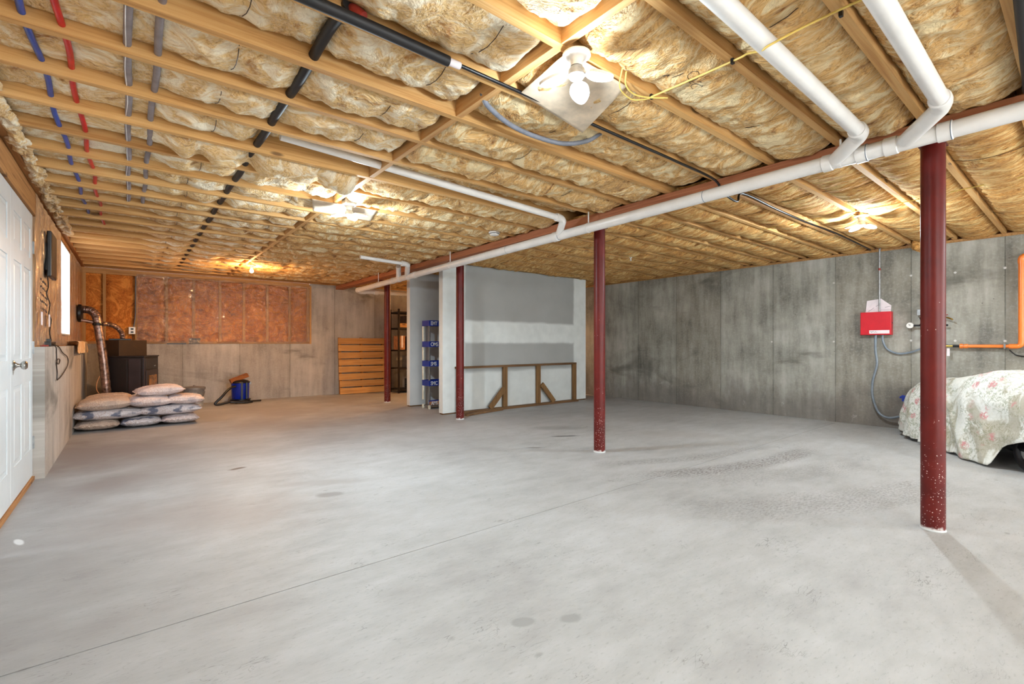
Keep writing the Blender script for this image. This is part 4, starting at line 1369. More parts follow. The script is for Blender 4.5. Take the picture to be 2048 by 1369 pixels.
MB().box((XO - 0.03, 0.625, 1.035), (XW, 0.64, 1.092)).build('pipe_clip', 'galvanised', t)
MB().box((XO - 0.024, 1.085, 0.945), (XO - 0.021, 1.110, 1.035)).build('paper_tag', 'paper', t)
MB().tube(bez([(XW - 0.03, 0.60, 1.02), (XW - 0.03, 0.57, 0.985), (XW - 0.02, 0.52, 0.955), (XW - 0.02, 0.3, 0.93)], 5), 0.006, 8).build('black_wire', 'black_plastic', t, True)
# ------------------------------------------------------------------ covered machine at right
C0 = Vector((6.78, 0.70, 0))
E1, E2 = Vector((-0.81, -0.58, 0)), Vector((-0.58, 0.81, 0))       # along the machine, and towards the room
NT, NR = 260, 90
TH, S = np.meshgrid(np.linspace(0, 2 * PI, NT), np.linspace(0, 1, NR))
ct, sn = np.cos(TH), np.sin(TH)
ax = np.where(ct < 0, 1.10, 1.30)
ay = 0.46
R0 = 1.0 / ((np.abs(ct) / ax) ** 3.0 + (np.abs(sn) / ay) ** 3.0) ** (1 / 3.0)
g = 0.93 * np.sin(np.minimum(S / 0.66, 1) * PI / 2) + 0.07 * np.clip((S - 0.66) / 0.34, 0, 1)
d = np.clip((S - 0.32) / 0.68, 0, 1) ** 1.25
fold = (0.038 * np.sin(11 * TH + 3 * pn(TH * 1.5, S * 2)) + 0.022 * np.sin(27 * TH + 2 * pn(TH * 2 + 5, S * 2))) * np.clip(S * 1.8 - 0.6, 0, 1)
fold = fold + 0.10 * (0.4 - np.abs(pn(TH * 2.6 + S * 2.2, S * 1.0 + 3)) * 2.0) * np.clip(S * 2 - 0.5, 0, 1)
rad = R0 * g * (1 + fold)
A_, B_ = rad * ct, rad * sn
top = np.interp(A_, [-1.12, -0.95, -0.65, 0.0, 0.35, 0.60, 0.95, 1.4], [0.46, 0.56, 0.68, 0.745, 0.82, 0.86, 0.78, 0.70])
top = top - 0.05 * (B_ / 0.46) ** 2
hem = np.interp(R0 * ct, [-1.12, -0.95, -0.4, 0.5, 0.78, 0.92, 1.3], [0.20, 0.10, 0.04, 0.015, 0.02, 0.20, 0.42])
hem = np.where(sn > 0, hem, 0.06) + 0.02 * pn(TH * 6, TH * 0)
Z = top * (1 - d) + hem * d + 0.020 * fbm(A_ * 5, B_ * 5, 4) * (1 - d * 0.6)
Z = Z - 0.03 * np.abs(pn(A_ * 3 + B_ * 2, B_ * 6)) * (1 - d)
Z = np.maximum(Z, 0.010)
co = grid_mesh('cloth_cover', np.minimum(C0.x + E1.x * A_ + E2.x * B_, 7.60 + 0.02 * np.sin(TH * 9)), C0.y + E1.y * A_ + E2.y * B_, Z, 'floral')
m = co.modifiers.new('thickness', 'SOLIDIFY')
m.thickness = 0.004
tag(co, 'white floral cloth draped over a machine by the right wall', 'cloth')
t = thing('wheeled_machine', 'dark wheeled machine standing under the floral cloth', 'machine', (6.75, 0.65, 0))
TM = Matrix(((E1.x, E2.x, 0, C0.x), (E1.y, E2.y, 0, C0.y), (0, 0, 1, 0), (0, 0, 0, 1)))
MB().box((-0.55, -0.30, 0.14), (1.05, 0.28, 0.44), TM).build('body', 'black_plastic', t, bevel=0.06)
MB().box((-0.40, -0.20, 0.44), (0.70, 0.20, 0.60), TM).build('seat', 'black_foam', t, bevel=0.05)
MB().tube([TM @ Vector((0.60, -0.22, 0.58)), TM @ Vector((0.60, 0.22, 0.58))], 0.02, 10).build('handle_bar', 'black_foam', t, True)
for (u_, w_) in ((-0.42, -0.26), (0.98, -0.26), (-0.42, 0.24), (0.98, 0.24)):
    p = [TM @ Vector((u_ + 0.13 * math.cos(2 * PI * k / 24), w_, 0.178 + 0.13 * math.sin(2 * PI * k / 24))) for k in range(25)]
    w = MB().tube(p, 0.047, 12, False).build('tyre', 'black_foam', t, True)
    MB().tube([TM @ Vector((u_, w_ - 0.03, 0.178)), TM @ Vector((u_, w_ + 0.03, 0.178))], 0.08, 16).build('wheel_hub', 'galvanised', w, True)
t = thing('blue_clip', 'small blue plastic clip poking out at the left of the floral cloth', 'clip', (7.05, 1.50, 0.45))
MB().tube([(7.20, 1.40, 0.45), (7.20, 1.45, 0.465), (7.20, 1.475, 0.44)], 0.012, 10).build('grip', 'tray_blue', t, True)
MB().box((7.185, 1.43, 0.40), (7.215, 1.455, 0.455)).build('jaw', 'tray_blue', t)

# ------------------------------------------------------------------ half-height timber frame leaning on the stair wall
t = thing('timber_frame', 'low weathered stud frame with diagonal braces standing against the white stair wall', 'frame', (5.25, 6.22, 0))
ya, yb = 6.215, 6.255
MB().box((3.97, ya - 0.05, 0.0), (6.62, yb, 0.036)).build('bottom_rail', 'old_wood_flat', t)
MB().box((3.93, ya, 0.700), (6.62, yb + 0.004, 0.734)).build('top_rail', 'old_wood_flat', t)
for x in (3.99, 4.90, 5.655, 6.575):
    MB().box((x - 0.043, ya, 0.036), (x + 0.043, yb, 0.700)).build('upright', 'old_wood_vertical', t)
MB().bar((4.855, ya - 0.022, 0.350), (4.56, ya - 0.022, 0.040), 0.036, 0.085, (0, 0, 1)).build('brace', 'old_wood_vertical', t)
MB().bar((5.70, ya - 0.022, 0.370), (6.00, ya - 0.022, 0.040), 0.036, 0.085, (0, 0, 1)).build('brace', 'old_wood_vertical', t)
o = MB().bar((3.93, 5.96, 0.016), (4.75, 6.12, 0.016), 0.05, 0.03).build('loose_board', 'old_wood_flat')
tag(o, 'loose board lying on the floor in front of the low stud frame', 'board')

# ------------------------------------------------------------------ blue tray rack between the stair walls
t = thing('tray_rack', 'tall rack of lettered blue trays standing between the two white stair walls', 'rack', (4.1, 7.1, 0))
x0, x1, y0, y1 = 3.865, 4.52, 6.95, 7.19
WORDS = ['EMT', 'OMS', 'SMS', 'SMC', 'AMS']
for i, z in enumerate((1.44, 1.09, 0.765, 0.44, 0.10)):
    tr = MB()
    if i < 4:
        tr.box((x0, y0, z - 0.055), (x1, y0 + 0.012, z + 0.040))
        tr.box((x0, y1 - 0.012, z - 0.055), (x1, y1, z + 0.040))
        tr.box((x0, y0 + 0.012, z - 0.055), (x0 + 0.012, y1 - 0.012, z + 0.040))
        tr.box((x1 - 0.012, y0 + 0.012, z - 0.055), (x1, y1 - 0.012, z + 0.040))
        o = tr.build('tray', 'tray_blue', t)
    else:
        tr.box((x0, y0, z - 0.03), (x1, y0 + 0.012, z + 0.035)).box((x0, y0, z + 0.035), (x1, y0 + 0.02, z + 0.048))
        o = tr.build('tray', 'tray_blue', t, label='scuffed lowest tray')
        MB().box((x0 + 0.002, y0 - 0.002, z - 0.028), (x0 + 0.20, y0, z + 0.03)).build('worn_label', 'cardboard', o)
    MB().box((x0 + 0.012, y0 + 0.012, z - 0.055), (x1 - 0.012, y1 - 0.012, z - 0.045)).build('tray_bottom', 'tray_grey', o)
    cu = bpy.data.curves.new('lettering', 'FONT')
    cu.body = WORDS[i]
    cu.size = 0.088
    cu.extrude = 0.0008
    cu.offset = 0.0015
    cu.space_character = 0.9
    cu.materials.append(M['lettering'])
    tmp = bpy.data.objects.new('text', cu)
    COL.objects.link(tmp)
    me = bpy.data.meshes.new_from_object(tmp.evaluated_get(bpy.context.evaluated_depsgraph_get()))
    bpy.data.objects.remove(tmp)
    tx = bpy.data.objects.new('lettering', me)
    COL.objects.link(tx)
    tx.parent = o
    tx.location = (3.893, y0 - 0.0015, z - 0.038) if i < 4 else (3.90, y0 - 0.0035, z - 0.030)
    off = Vector((4.1, 7.1, 0))
    tx.location = Vector(tx.location) - off
    tx.rotation_euler = (PI / 2, 0, 0)
    tx.scale = (0.82, 1, 1)
for (x, y) in ((x0 + 0.015, y0 + 0.016), (x1 - 0.015, y0 + 0.016), (x0 + 0.015, y1 - 0.016), (x1 - 0.015, y1 - 0.016)):
    for (za, zb) in ((1.13, 1.385), (0.805, 1.035), (0.48, 0.71), (0.148, 0.385)):
        MB().tube([(x, y, za), (x, y, zb)], 0.019, 12).build('spacer_tube', 'cream_plastic' if y > 7.1 else 'tray_grey', t, True)
    MB().lathe([(0, 0.07), (0.022, 0.065), (0.026, 0.03), (0.02, 0.002), (0, 0)], (x, y, 0.0), 14).build('foot', 'cream_plastic', t, True)

# ------------------------------------------------------------------ pallet and shelves at the back
t = thing('pallet', 'orange-brown slatted wooden pallet leaning on the back wall', 'pallet', (4.0, 10.22, 0))


def lean(y, z):
    return y + 0.075 * z


for x in (3.525, 4.0, 4.50):
    MB().add([(x - 0.02, lean(10.14, 0.01), 0.012), (x + 0.02, lean(10.14, 0.01), 0.012), (x + 0.02, lean(10.215, 0.01), 0.012), (x - 0.02, lean(10.215, 0.01), 0.012),
              (x - 0.02, lean(10.14, 1.23), 1.222), (x + 0.02, lean(10.14, 1.23), 1.222), (x + 0.02, lean(10.215, 1.23), 1.222), (x - 0.02, lean(10.215, 1.23), 1.222)],
             [(0, 3, 2, 1), (4, 5, 6, 7), (0, 1, 5, 4), (1, 2, 6, 5), (2, 3, 7, 6), (3, 0, 4, 7)]).build('stringer', 'pallet_wood_vertical', t)
for i in range(8):
    za = 0.008 + i * 0.1535
    zb = za + 0.130
    q = random.uniform(-0.008, 0.008)
    yo = 10.125
    w = 0.004 * math.sin(i * 2.3)
    MB().add([(3.49 + q, lean(yo, za), za + w), (4.535 + q, lean(yo, za), za - w), (4.535 + q, lean(yo + 0.016, za), za - w), (3.49 + q, lean(yo + 0.016, za), za + w),
              (3.49 + q, lean(yo, zb), zb + w), (4.535 + q, lean(yo, zb), zb - w), (4.535 + q, lean(yo + 0.016, zb), zb - w), (3.49 + q, lean(yo + 0.016, zb), zb + w)],
             [(0, 3, 2, 1), (4, 5, 6, 7), (0, 1, 5, 4), (1, 2, 6, 5), (2, 3, 7, 6), (3, 0, 4, 7)]).build('board', 'pallet_wood', t)

t = thing('shelving_unit', 'dark metal shelving unit in the back corner beside the white stair wall', 'shelves', (5.0, 9.9, 0))
sx0, sx1, sy0, sy1 = 4.60, 5.60, 9.62, 10.05
for (x, y) in ((sx0, sy0), (sx1, sy0), (sx0, sy1), (sx1, sy1)):
    MB().box((x - 0.017, y - 0.017, 0), (x + 0.017, y + 0.017, 1.86)).build('upright', 'shelf_metal', t)
LV = (0.085, 0.555, 0.955, 1.445, 1.80)
for z in LV:
    s_ = MB().box((sx0, sy0 - 0.01, z - 0.035), (sx1, sy0 + 0.004, z))
    s_.box((sx0, sy1 - 0.004, z - 0.035), (sx1, sy1 + 0.01, z)).box((sx0, sy0, z - 0.012), (sx1, sy1, z))
    s_.build('shelf', 'shelf_metal', t)
MB().box((sx0 + 0.02, sy0 - 0.016, 1.452), (sx1 - 0.02, sy0 - 0.003, 1.54)).build('front_board', 'pallet_wood', t)


def carton(name, label, x0, x1, y0, y1, z0, h, mat):
    o = MB().box((x0, y0, z0), (x1, y1, z0 + h)).build(name, mat, None, bevel=0.004)
    t2 = thing(name, label, 'box', ((x0 + x1) / 2, (y0 + y1) / 2, z0), 'boxes on the dark shelves')
    o.name = 'carton_body'
    for v in o.data.vertices:
        v.co -= Vector(((x0 + x1) / 2, (y0 + y1) / 2, z0))
    o.parent = t2
    MB().box(((x0 + x1) / 2 - 0.02, y0 - 0.001, z0 + h * 0.15), ((x0 + x1) / 2 + 0.02, y1, z0 + h + 0.001)).build('tape_strip', 'pallet_wood' if mat != 'cardboard' else 'paper', t2)


carton('cardboard_box', 'pinkish cardboard box on the middle shelf behind the farthest post', 4.63, 4.77, 9.66, 9.95, 0.957, 0.31, 'cardboard')
carton('storage_box', 'dark brown box on the middle shelf beside the cardboard box', 4.86, 5.16, 9.68, 9.98, 0.957, 0.30, 'dark_box')
carton('storage_box', 'dark box on the upper shelf under the top one', 4.80, 5.14, 9.68, 9.98, 1.447, 0.27, 'dark_box')
carton('storage_box', 'grey-brown box on the second lowest shelf', 4.85, 5.10, 9.68, 9.98, 0.557, 0.26, 'tray_grey')
t = thing('coiled_hose', 'coil of black hose on the lowest dark shelf', 'hose', (5.0, 9.82, 0.085))
p = [(5.0 + (0.13 + 0.006 * math.sin(k)) * math.cos(k * 0.5), 9.84 + 0.12 * math.sin(k * 0.5), 0.105 + 0.0032 * k) for k in range(60)]
MB().tube(bez(p, 2), 0.017, 8).build('coil', 'black_foam', t, True)
MB().lathe([(0, 0), (0.03, 0), (0.03, 0.04), (0, 0.05)], (4.88, 9.68, 0.085), 14).build('end_cap', 'cardboard', t, True)

# ------------------------------------------------------------------ pellet bags


def bag(label, c, L, W, T, rz, mat, seed, tilt=(0, 0), sag=0.0):
    t = thing('pellet_bag', label, 'bag', c, 'stacked pellet bags')
    n, m_ = 44, 30
    rs = np.random.RandomState(int(seed * 10))
    o1 = rs.rand() * 50
    U, V = np.meshgrid(np.linspace(-1, 1, n), np.linspace(-1, 1, m_))
    E = ((1 - np.abs(U) ** 3.2) * (1 - np.abs(V) ** 2.6)) ** 0.55
    sc = 1 - 0.035 * (1 - U ** 2) * (V ** 4) - 0.03 * (1 - V ** 2) * U ** 4
    X = U * L / 2 * sc
    Y = V * W / 2 * sc
    lump = 1 + 0.12 * pn(U * 2 + o1, V * 2)
    wr = 0.006 * fbm(U * 7 + o1, V * 3, 3) + 0.008 * (1 - E) * np.sin(V * 22 + o1 + U * 3)
    Zt = T / 2 * E * lump + wr
    Zb = -T / 2 * E * (1 + 0.05 * pn(U * 2 - o1, V * 2)) + wr * 0.6
    rim = (np.abs(U) > 0.999) | (np.abs(V) > 0.999)
    Zb = np.where(rim, Zt, Zb)
    R = Euler((tilt[0], tilt[1], rz)).to_matrix()
    Rn = np.array(R)
    vs = []
    for Zq in (Zt, Zb):
        P = np.stack([X, Y, Zq - sag * (U ** 2)], -1).reshape(-1, 3) @ Rn.T
        vs += [tuple(v) for v in P + np.array([0, 0, T / 2])]
    fs = []
    for j in range(m_ - 1):
        for i in range(n - 1):
            a = j * n + i
            fs.append((a, a + 1, a + 1 + n, a + n))
            b = a + n * m_
            fs.append((b, b + n, b + n + 1, b + 1))
    mb = MB()
    mb.add(vs, fs)
    o = mb.build('sack', mat, t, True, world=False)
    # heat-sealed seam at each end
    for sx in (-1, 1):
        s2 = MB()
        k = 16
        pts = []
        for q in range(k + 1):
            v = -0.93 + 1.86 * q / k
            zz = 0.006 * math.sin(v * 9 + seed)
            pts.append((sx * (L / 2 * 0.985), v * W / 2, zz))
        vv, ff = [], []
        for q, pnt in enumerate(pts):
            for dx in (0, 0.016):
                w_ = R @ Vector((pnt[0] + sx * dx, pnt[1], pnt[2] - sag))
                vv.append((w_.x, w_.y, w_.z + T / 2))
        for q in range(k):
            ff.append((2 * q, 2 * q + 1, 2 * q + 3, 2 * q + 2))
        s2.add(vv, ff)
        s2.build('seam', mat, t, True, world=False)
    return t


# bottom course, end on to the camera
bag('pellet bag at the bottom left of the stack against the left wall', (-0.305, 8.10, 0.0), 0.66, 0.44, 0.135, PI / 2, 'bag_tan', 1.0)
bag('pellet bag in the middle of the bottom course', (0.125, 8.10, 0.0), 0.66, 0.44, 0.135, PI / 2, 'bag_blue', 2.0)
bag('pellet bag at the bottom right end of the stack, on the floor', (0.545, 8.10, 0.0), 0.66, 0.43, 0.135, PI / 2, 'bag_pink', 3.0)
# second course, side on
bag('blue-printed pellet bag in the second course, left, against the wall', (-0.20, 8.02, 0.120), 0.70, 0.46, 0.145, 0.03, 'bag_blue', 4.0)
bag('blue-printed pellet bag in the second course at the right end', (0.44, 8.02, 0.125), 0.70, 0.46, 0.145, -0.02, 'bag_blue', 5.0)
bag('pellet bag hidden at the rear of the second course, left', (-0.20, 8.50, 0.120), 0.68, 0.44, 0.14, 0.0, 'bag_tan', 6.0)
bag('pellet bag at the rear of the second course, right', (0.42, 8.50, 0.120), 0.66, 0.44, 0.14, 0.0, 'bag_tan', 7.0)
bag('pellet bag on the floor at the rear left of the stack', (-0.20, 8.62, 0.0), 0.60, 0.32, 0.125, 0.0, 'bag_tan', 6.5)
bag('pellet bag on the floor at the rear right of the stack', (0.44, 8.62, 0.0), 0.60, 0.32, 0.125, 0.0, 'bag_tan', 7.5)
# third course
bag('broad brown pellet bag on the third course, left, beside the concrete wall', (-0.235, 8.02, 0.245), 0.54, 0.52, 0.165, 0.02, 'bag_tan', 8.0, (0.03, -0.04))
bag('pellet bag in the middle of the third course, under the topmost bag', (0.21, 8.00, 0.252), 0.47, 0.46, 0.150, 0.12, 'bag_pink', 9.0, (0, 0.03))
bag('pellet bag at the right end of the third course', (0.60, 8.02, 0.255), 0.44, 0.46, 0.140, -0.06, 'bag_pink', 10.0, (0, 0.03))
bag('reddish pellet bag behind the left of the third course, beside the stove', (-0.21, 8.48, 0.250), 0.52, 0.40, 0.165, 0.02, 'bag_tan', 11.0)
bag('pellet bag behind the middle of the third course', (0.22, 8.46, 0.250), 0.46, 0.38, 0.145, 0.05, 'bag_blue', 12.0)
# top
bag('topmost plump pellet bag lying alone on the stack', (0.32, 8.06, 0.380), 0.52, 0.42, 0.150, 0.10, 'bag_pink', 13.0, (0.0, -0.05))

# ------------------------------------------------------------------ pellet stove in the corner
t = thing('pellet_stove', 'black pellet stove with an amber glass door in the back left corner', 'stove', (0.05, 9.5, 0))


def rbox(c, ang, lx, ly, z0, z1, name, mat, bevel=0.0, label=None):
    """corner c is the one nearest the camera; side runs left-back, front runs right-back"""
    c = Vector((c[0], c[1], 0))
    u = Vector((-math.cos(ang), math.sin(ang), 0)) * lx
    v = Vector((math.sin(ang), math.cos(ang), 0)) * ly
    q = [c, c + v, c + u + v, c + u]
    vs = [(p.x, p.y, z0) for p in q] + [(p.x, p.y, z1) for p in q]
    return MB().add(vs, [(0, 3, 2, 1), (4, 5, 6, 7), (0, 1, 5, 4), (1, 2, 6, 5), (2, 3, 7, 6), (3, 0, 4, 7)]).build(name, mat, t, bevel=bevel, label=label)


A = math.radians(19)
cx, cy = 0.170, 9.10
uu = Vector((-math.cos(A), math.sin(A), 0))
vv_ = Vector((math.sin(A), math.cos(A), 0))


def at(du, dv, out_u=0.0, out_v=0.0):
    p = Vector((cx, cy, 0)) + uu * du + vv_ * dv - vv_ * out_v - uu * out_u
    return (p.x, p.y)


rbox(at(0, 0), A, 0.50, 0.62, 0.04, 0.885, 'body', 'stove_black', 0.006)
rbox(at(-0.012, -0.012), A, 0.524, 0.644, 0.885, 0.905, 'top_plate', 'stove_black', 0.004)
rbox(at(0.02, 0.02), A, 0.46, 0.58, 0.0, 0.04, 'plinth', 'stove_black')
# side panels, slightly proud
rbox(at(0.20, 0, 0, 0.008), A, 0.28, 0.010, 0.06, 0.86, 'side_panel', 'stove_black', 0.003)
rbox(at(0.035, 0, 0, 0.008), A, 0.15, 0.010, 0.06, 0.86, 'side_panel', 'stove_panel', 0.003)
rbox(at(-0.012, 0.0), A, 0.016, 0.04, 0.05, 0.88, 'corner_post', 'stove_panel', 0.003)
# front with door
rbox(at(-0.012, 0.06), A, 0.014, 0.50, 0.70, 0.865, 'control_panel', 'stove_black', 0.003)
do = rbox(at(-0.020, 0.06), A, 0.022, 0.50, 0.08, 0.685, 'door', 'stove_panel', 0.004)
rbox(at(-0.026, 0.16), A, 0.008, 0.32, 0.26, 0.60, 'door_glass', 'amber_glass', 0.0)
rbox(at(-0.020, 0.40), A, 0.008, 0.05, 0.735, 0.75, 'nameplate', 'chrome')
# hopper
B = math.radians(52)
rbox((-0.118, 9.235), B, 0.26, 0.43, 0.905, 1.145, 'hopper', 'stove_brown', 0.003)
MB().box((-0.24, 9.40, 1.146), (0.03, 9.52, 1.168)).build('hopper_lid', 'black_plastic', t, bevel=0.004)
# flue and air hose
t = thing('stove_flue', 'silvery ribbed flue pipe rising behind the stove to the wall vent', 'duct', (-0.3, 9.35, 0))
p = bez([(-0.235, 9.14, 0.0), (-0.260, 9.12, 0.45), (-0.300, 9.12, 0.95), (-0.350, 9.14, 1.36), (-0.375, 9.16, 1.50), (-0.44, 9.19, 1.575), (-0.545, 9.22, 1.59)], 12)
rr = [0.053 + 0.0025 * math.sin(i * 2.4) for i in range(len(p))]
MB().tube(p, rr, 18).build('flue_pipe', 'duct', t, True)
MB().lathe([(0.058, -0.02), (0.064, -0.012), (0.064, 0.012), (0.058, 0.02)], (-0.352, 9.14, 1.375), 22).build('flue_band', 'black_plastic', t, True)
p = bez([(-0.33, 9.20, 1.375), (-0.26, 9.28, 1.385), (-0.16, 9.36, 1.35), (-0.09, 9.42, 1.26), (-0.075, 9.46, 1.165)], 10)
rr = [0.032 + 0.003 * math.sin(i * 2.4) for i in range(len(p))]
MB().tube(p, rr, 14).build('air_hose', 'duct', t, True)
MB().tube([(-0.40, 9.13, 1.40), (-0.53, 9.14, 1.43)], 0.025, 12).build('vent_stub', 'duct', t, True)
MB().lathe([(0, 0), (0.10, 0), (0.13, 0.02), (0.13, 0.05), (0.09, 0.07), (0, 0.07)], (-0.585, 9.20, 1.53), 22, Matrix.Rotation(PI / 2, 3, 'Y')).build('wall_thimble', 'black_plastic', t, True)
MB().tube(bez([(-0.33, 9.08, 0.62), (-0.36, 9.06, 0.52), (-0.36, 9.05, 0.42), (-0.31, 9.04, 0.33)], 5), 0.006, 8).build('loose_wire', 'cardboard', t, True)

# ------------------------------------------------------------------ ash bucket
t = thing('ash_bucket', 'dull galvanised bucket with a lid beside the stacked bags', 'bucket', (0.885, 9.92, 0))
MB().lathe([(0, 0), (0.135, 0), (0.139, 0.012), (0.135, 0.018), (0.158, 0.285), (0.163, 0.29), (0.163, 0.30)], (0.885, 9.92, 0), 30).build('pail', 'galvanised', t, True)
M['lid_metal'] = plain('lid_metal', (0.50, 0.48, 0.47), 0.5, 0.3)
MB().lathe([(0.168, 0.292), (0.172, 0.296), (0.170, 0.325), (0.150, 0.335), (0.05, 0.348), (0.018, 0.35), (0.016, 0.365), (0, 0.368)], (0.885, 9.92, 0), 30).build('lid', 'lid_metal', t, True)
p = bez([(0.73, 9.90, 0.25), (0.73, 9.82, 0.19), (0.80, 9.755, 0.155), (0.90, 9.75, 0.15), (1.0, 9.77, 0.17), (1.04, 9.88, 0.25)], 6)
MB().tube(p, 0.005, 8).build('bail_handle', 'lid_metal', t, True)
MB().tube(bez([(0.93, 9.765, 0.20), (0.95, 9.745, 0.17), (0.92, 9.745, 0.12)], 5), 0.009, 8).build('lid_clip', 'lid_metal', t, True)

# ------------------------------------------------------------------ shop vacuum
t = thing('shop_vacuum', 'blue drum vacuum cleaner with a black hose on the floor by the back wall', 'vacuum', (1.60, 9.95, 0))
MB().lathe([(0, 0.075), (0.135, 0.075), (0.142, 0.085), (0.150, 0.37), (0.155, 0.375), (0, 0.376)], (1.60, 9.95, 0), 32).build('drum', 'vacuum_blue', t, True)
MB().lathe([(0.158, 0.368), (0.162, 0.376), (0.158, 0.388), (0.12, 0.415), (0.05, 0.43), (0, 0.432)], (1.60, 9.95, 0), 32).build('motor_head', 'black_plastic', t, True)
MB().box((1.665, 9.795, 0.08), (1.69, 9.83, 0.38)).build('clamp_strap', 'black_plastic', t)
MB().box((1.585, 9.79, 0.07), (1.615, 9.812, 0.39)).build('clamp_strap', 'black_plastic', t)
MB().box((1.735, 9.90, 0.33), (1.775, 9.99, 0.385)).build('latch', 'galvanised', t, bevel=0.004)
MB().lathe([(0.16, 0.045), (0.17, 0.05), (0.17, 0.07), (0.15, 0.078), (0, 0.078)], (1.60, 9.95, 0), 28).build('dolly', 'black_plastic', t, True)
for a in range(5):
    an = a * 2 * PI / 5 + 0.4
    MB().lathe([(0, 0), (0.018, 0.003), (0.024, 0.022), (0.018, 0.04), (0, 0.046)], (1.60 + 0.165 * math.cos(an), 9.95 + 0.165 * math.sin(an), 0), 14).build('caster', 'black_plastic', t, True)
p = bez([(1.50, 9.82, 0.315), (1.44, 9.78, 0.305), (1.36, 9.74, 0.25), (1.27, 9.70, 0.15), (1.17, 9.68, 0.045), (1.22, 9.68, 0.025), (1.33, 9.70, 0.04), (1.42, 9.72, 0.055)], 8)
MB().tube(p, [0.020 + 0.0015 * (i % 2) for i in range(len(p))], 12).build('hose', 'black_plastic', t, True)
MB().tube([(1.40, 9.72, 0.045), (1.62, 9.70, 0.028), (1.76, 9.74, 0.03)], 0.022, 12).build('wand', 'black_plastic', t, True)
MB().tube([(1.74, 9.82, 0.03), (1.93, 9.90, 0.022)], 0.015, 10).build('nozzle', 'black_plastic', t, True)
Rm = Matrix.Translation((1.575, 9.93, 0.455)) @ Euler((0.10, -0.36, 0.10)).to_matrix().to_4x4()
o = MB().box((-0.155, -0.05, -0.032), (0.155, 0.05, 0.034), Rm).build('wood_offcut', 'brown_block', bevel=0.004)
tag(o, 'rough brown wood block lying tilted on top of the blue vacuum', 'block')

# ------------------------------------------------------------------ back wall outlet, radio, strip
t = thing('power_outlet', 'white double outlet on the stud wall above the stove with a cable', 'outlet', (0.045, YB, 1.31))
MB().box((-0.005, YB - 0.035, 1.255), (0.085, YB + 0.03, 1.375)).build('cover_plate', 'porcelain', t, bevel=0.003)
MB().box((0.022, YB - 0.038, 1.325), (0.060, YB - 0.034, 1.355)).build('socket', 'black_plastic', t)
MB().box((0.022, YB - 0.038, 1.273), (0.060, YB - 0.034, 1.303)).build('socket', 'black_plastic', t)
MB().tube(bez([(0.06, YB - 0.01, 1.37), (0.075, YB - 0.0, 1.47), (0.085, YB - 0.0, 1.6), (0.088, YB - 0.0, 2.0), (0.09, YB, 2.24)], 5), 0.008, 8).build('cable', 'grey_cable', t, True)
MB().tube([(0.045, YB - 0.03, 1.26), (0.045, YB - 0.03, 1.15)], 0.005, 8).build('plug_lead', 'black_plastic', t, True)
t = thing('small_radio', 'small grey and black radio on the ledge of the back wall', 'radio', (0.93, YB - 0.02, 1.09))
MB().box((0.85, YB - 0.012, 1.092), (1.01, YB + 0.02, 1.185)).build('case', 'tray_grey', t, bevel=0.004)
MB().box((0.845, YB - 0.02, 1.16), (1.015, YB + 0.02, 1.19)).build('handle_bar', 'black_plastic', t)
MB().box((0.845, YB - 0.018, 1.092), (0.865, YB + 0.02, 1.165)).build('side_cheek', 'black_plastic', t)
o = MB().box((0.52, YB - 0.016, 1.088), (0.80, YB + 0.0, 1.100)).build('black_strip', 'black_plastic')
tag(o, 'flat black strip lying on the concrete ledge left of the radio', 'strip')

# ------------------------------------------------------------------ left wall: screen, cords, notes
t = thing('wall_monitor', 'black flat screen mounted on the plastic-covered left wall, seen edge-on', 'monitor', (-0.55, 5.95, 1.86))
MB().box((-0.598, 5.99, 1.76), (-0.572, 6.30, 2.01)).build('mount_box', 'black_plastic', t, bevel=0.006)
MB().box((-0.572, 5.90, 1.695), (-0.540, 6.28, 2.105)).build('screen', 'black_plastic', t, bevel=0.008)
MB().box((-0.540, 5.915, 1.71), (-0.538, 6.265, 2.09)).build('display_glass', 'stove_black', t)
p = bez([(-0.565, 6.00, 1.78), (-0.568, 5.93, 1.70), (-0.568, 5.98, 1.61), (-0.568, 5.86, 1.53), (-0.568, 6.08, 1.46), (-0.568, 6.00, 1.36), (-0.568, 6.18, 1.31), (-0.568, 6.06, 1.20), (-0.565, 6.12, 1.13)], 6)
MB().tube(p, 0.0045, 8).build('power_cord', 'black_cord', t, True)
t = thing('power_strip', 'black power strip on the concrete ledge beside the white door', 'power strip', (-0.58, 6.1, 1.066))
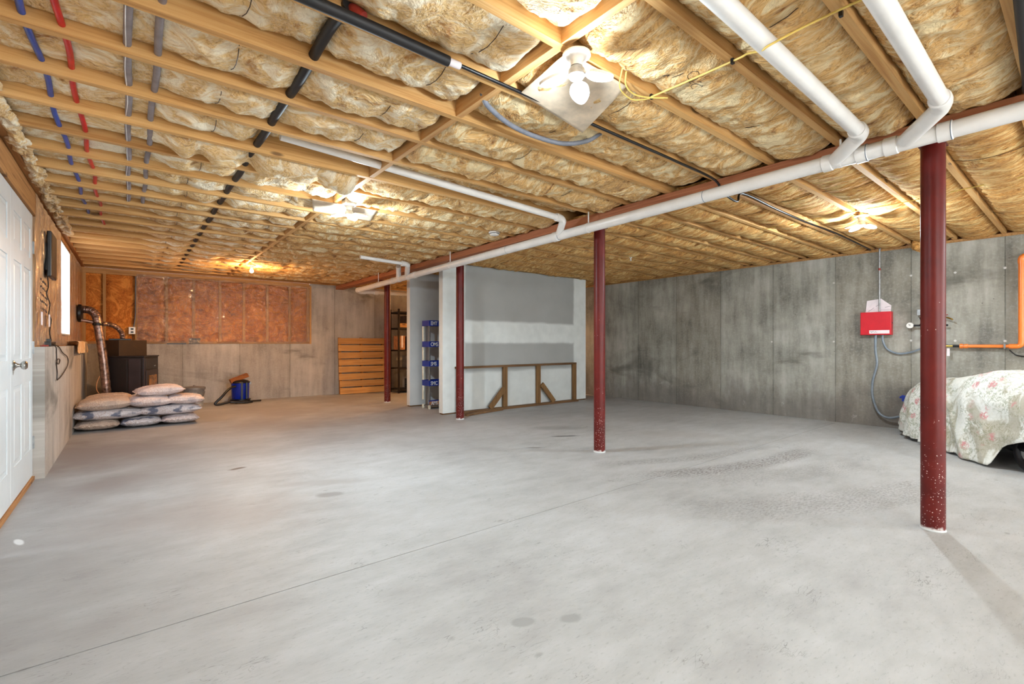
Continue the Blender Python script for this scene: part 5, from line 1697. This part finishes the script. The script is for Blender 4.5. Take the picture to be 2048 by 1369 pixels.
MB().box((-0.595, 5.93, 1.067), (-0.545, 6.28, 1.108)).build('case', 'black_plastic', t, bevel=0.005)
MB().box((-0.585, 6.02, 1.108), (-0.555, 6.07, 1.135)).build('plug', 'black_plastic', t)
MB().box((-0.598, 5.78, 1.066), (-0.56, 5.93, 1.080)).build('red_lead', 'tape_red', t)
p = bez([(-0.55, 6.15, 1.09), (-0.522, 6.24, 1.06), (-0.520, 6.55, 1.00), (-0.518, 6.95, 0.955), (-0.518, 7.08, 0.90), (-0.518, 6.95, 0.84), (-0.518, 6.45, 0.775), (-0.518, 6.15, 0.755),
         (-0.518, 6.05, 0.76), (-0.518, 6.06, 0.83), (-0.518, 6.00, 0.91), (-0.518, 6.12, 0.945), (-0.518, 6.28, 0.935), (-0.518, 6.20, 0.90), (-0.518, 6.05, 0.915), (-0.520, 6.03, 1.0), (-0.522, 6.02, 1.06), (-0.55, 6.03, 1.09)], 6)
MB().tube(p, 0.0045, 8).build('looped_lead', 'black_cord', t, True)


def scribble(name, x, y0, z0, rows, w, mat, parent):
    mb = MB()
    for r in range(rows):
        y = y0
        while y < y0 + w:
            dy = random.uniform(0.02, 0.035)
            pts = [(x, y + dy * k / 5, z0 - r * 0.058 - 0.05 * (y - y0) + random.uniform(-0.013, 0.013)) for k in range(6)]
            mb.tube(pts, 0.0010, 5)
            y += dy + 0.012
    return mb.build(name, mat, parent)


t = thing('wall_note', 'dark handwritten lines on the plastic beside the white door', 'note', (-0.56, 5.6, 1.55))
scribble('handwriting', -0.560, 5.39, 1.62, 5, 0.42, 'ink', t)
for i, (y, z, w, h, lab) in enumerate(((5.50, 1.30, 0.09, 0.11, 'small white paper tag on the plastic, nearer the white door'), (5.98, 1.30, 0.09, 0.11, 'small white paper tag on the plastic, below the wall screen'))):
    o = MB().box((-0.562, y - w / 2, z - h / 2), (-0.5605, y + w / 2, z + h / 2)).build('paper_tag', 'paper')
    tag(o, lab, 'tag', 'paper tags on the left wall')
o = scribble('ceiling_print', 2.25, 0, 0, 0, 0, 'ink', None) if False else None
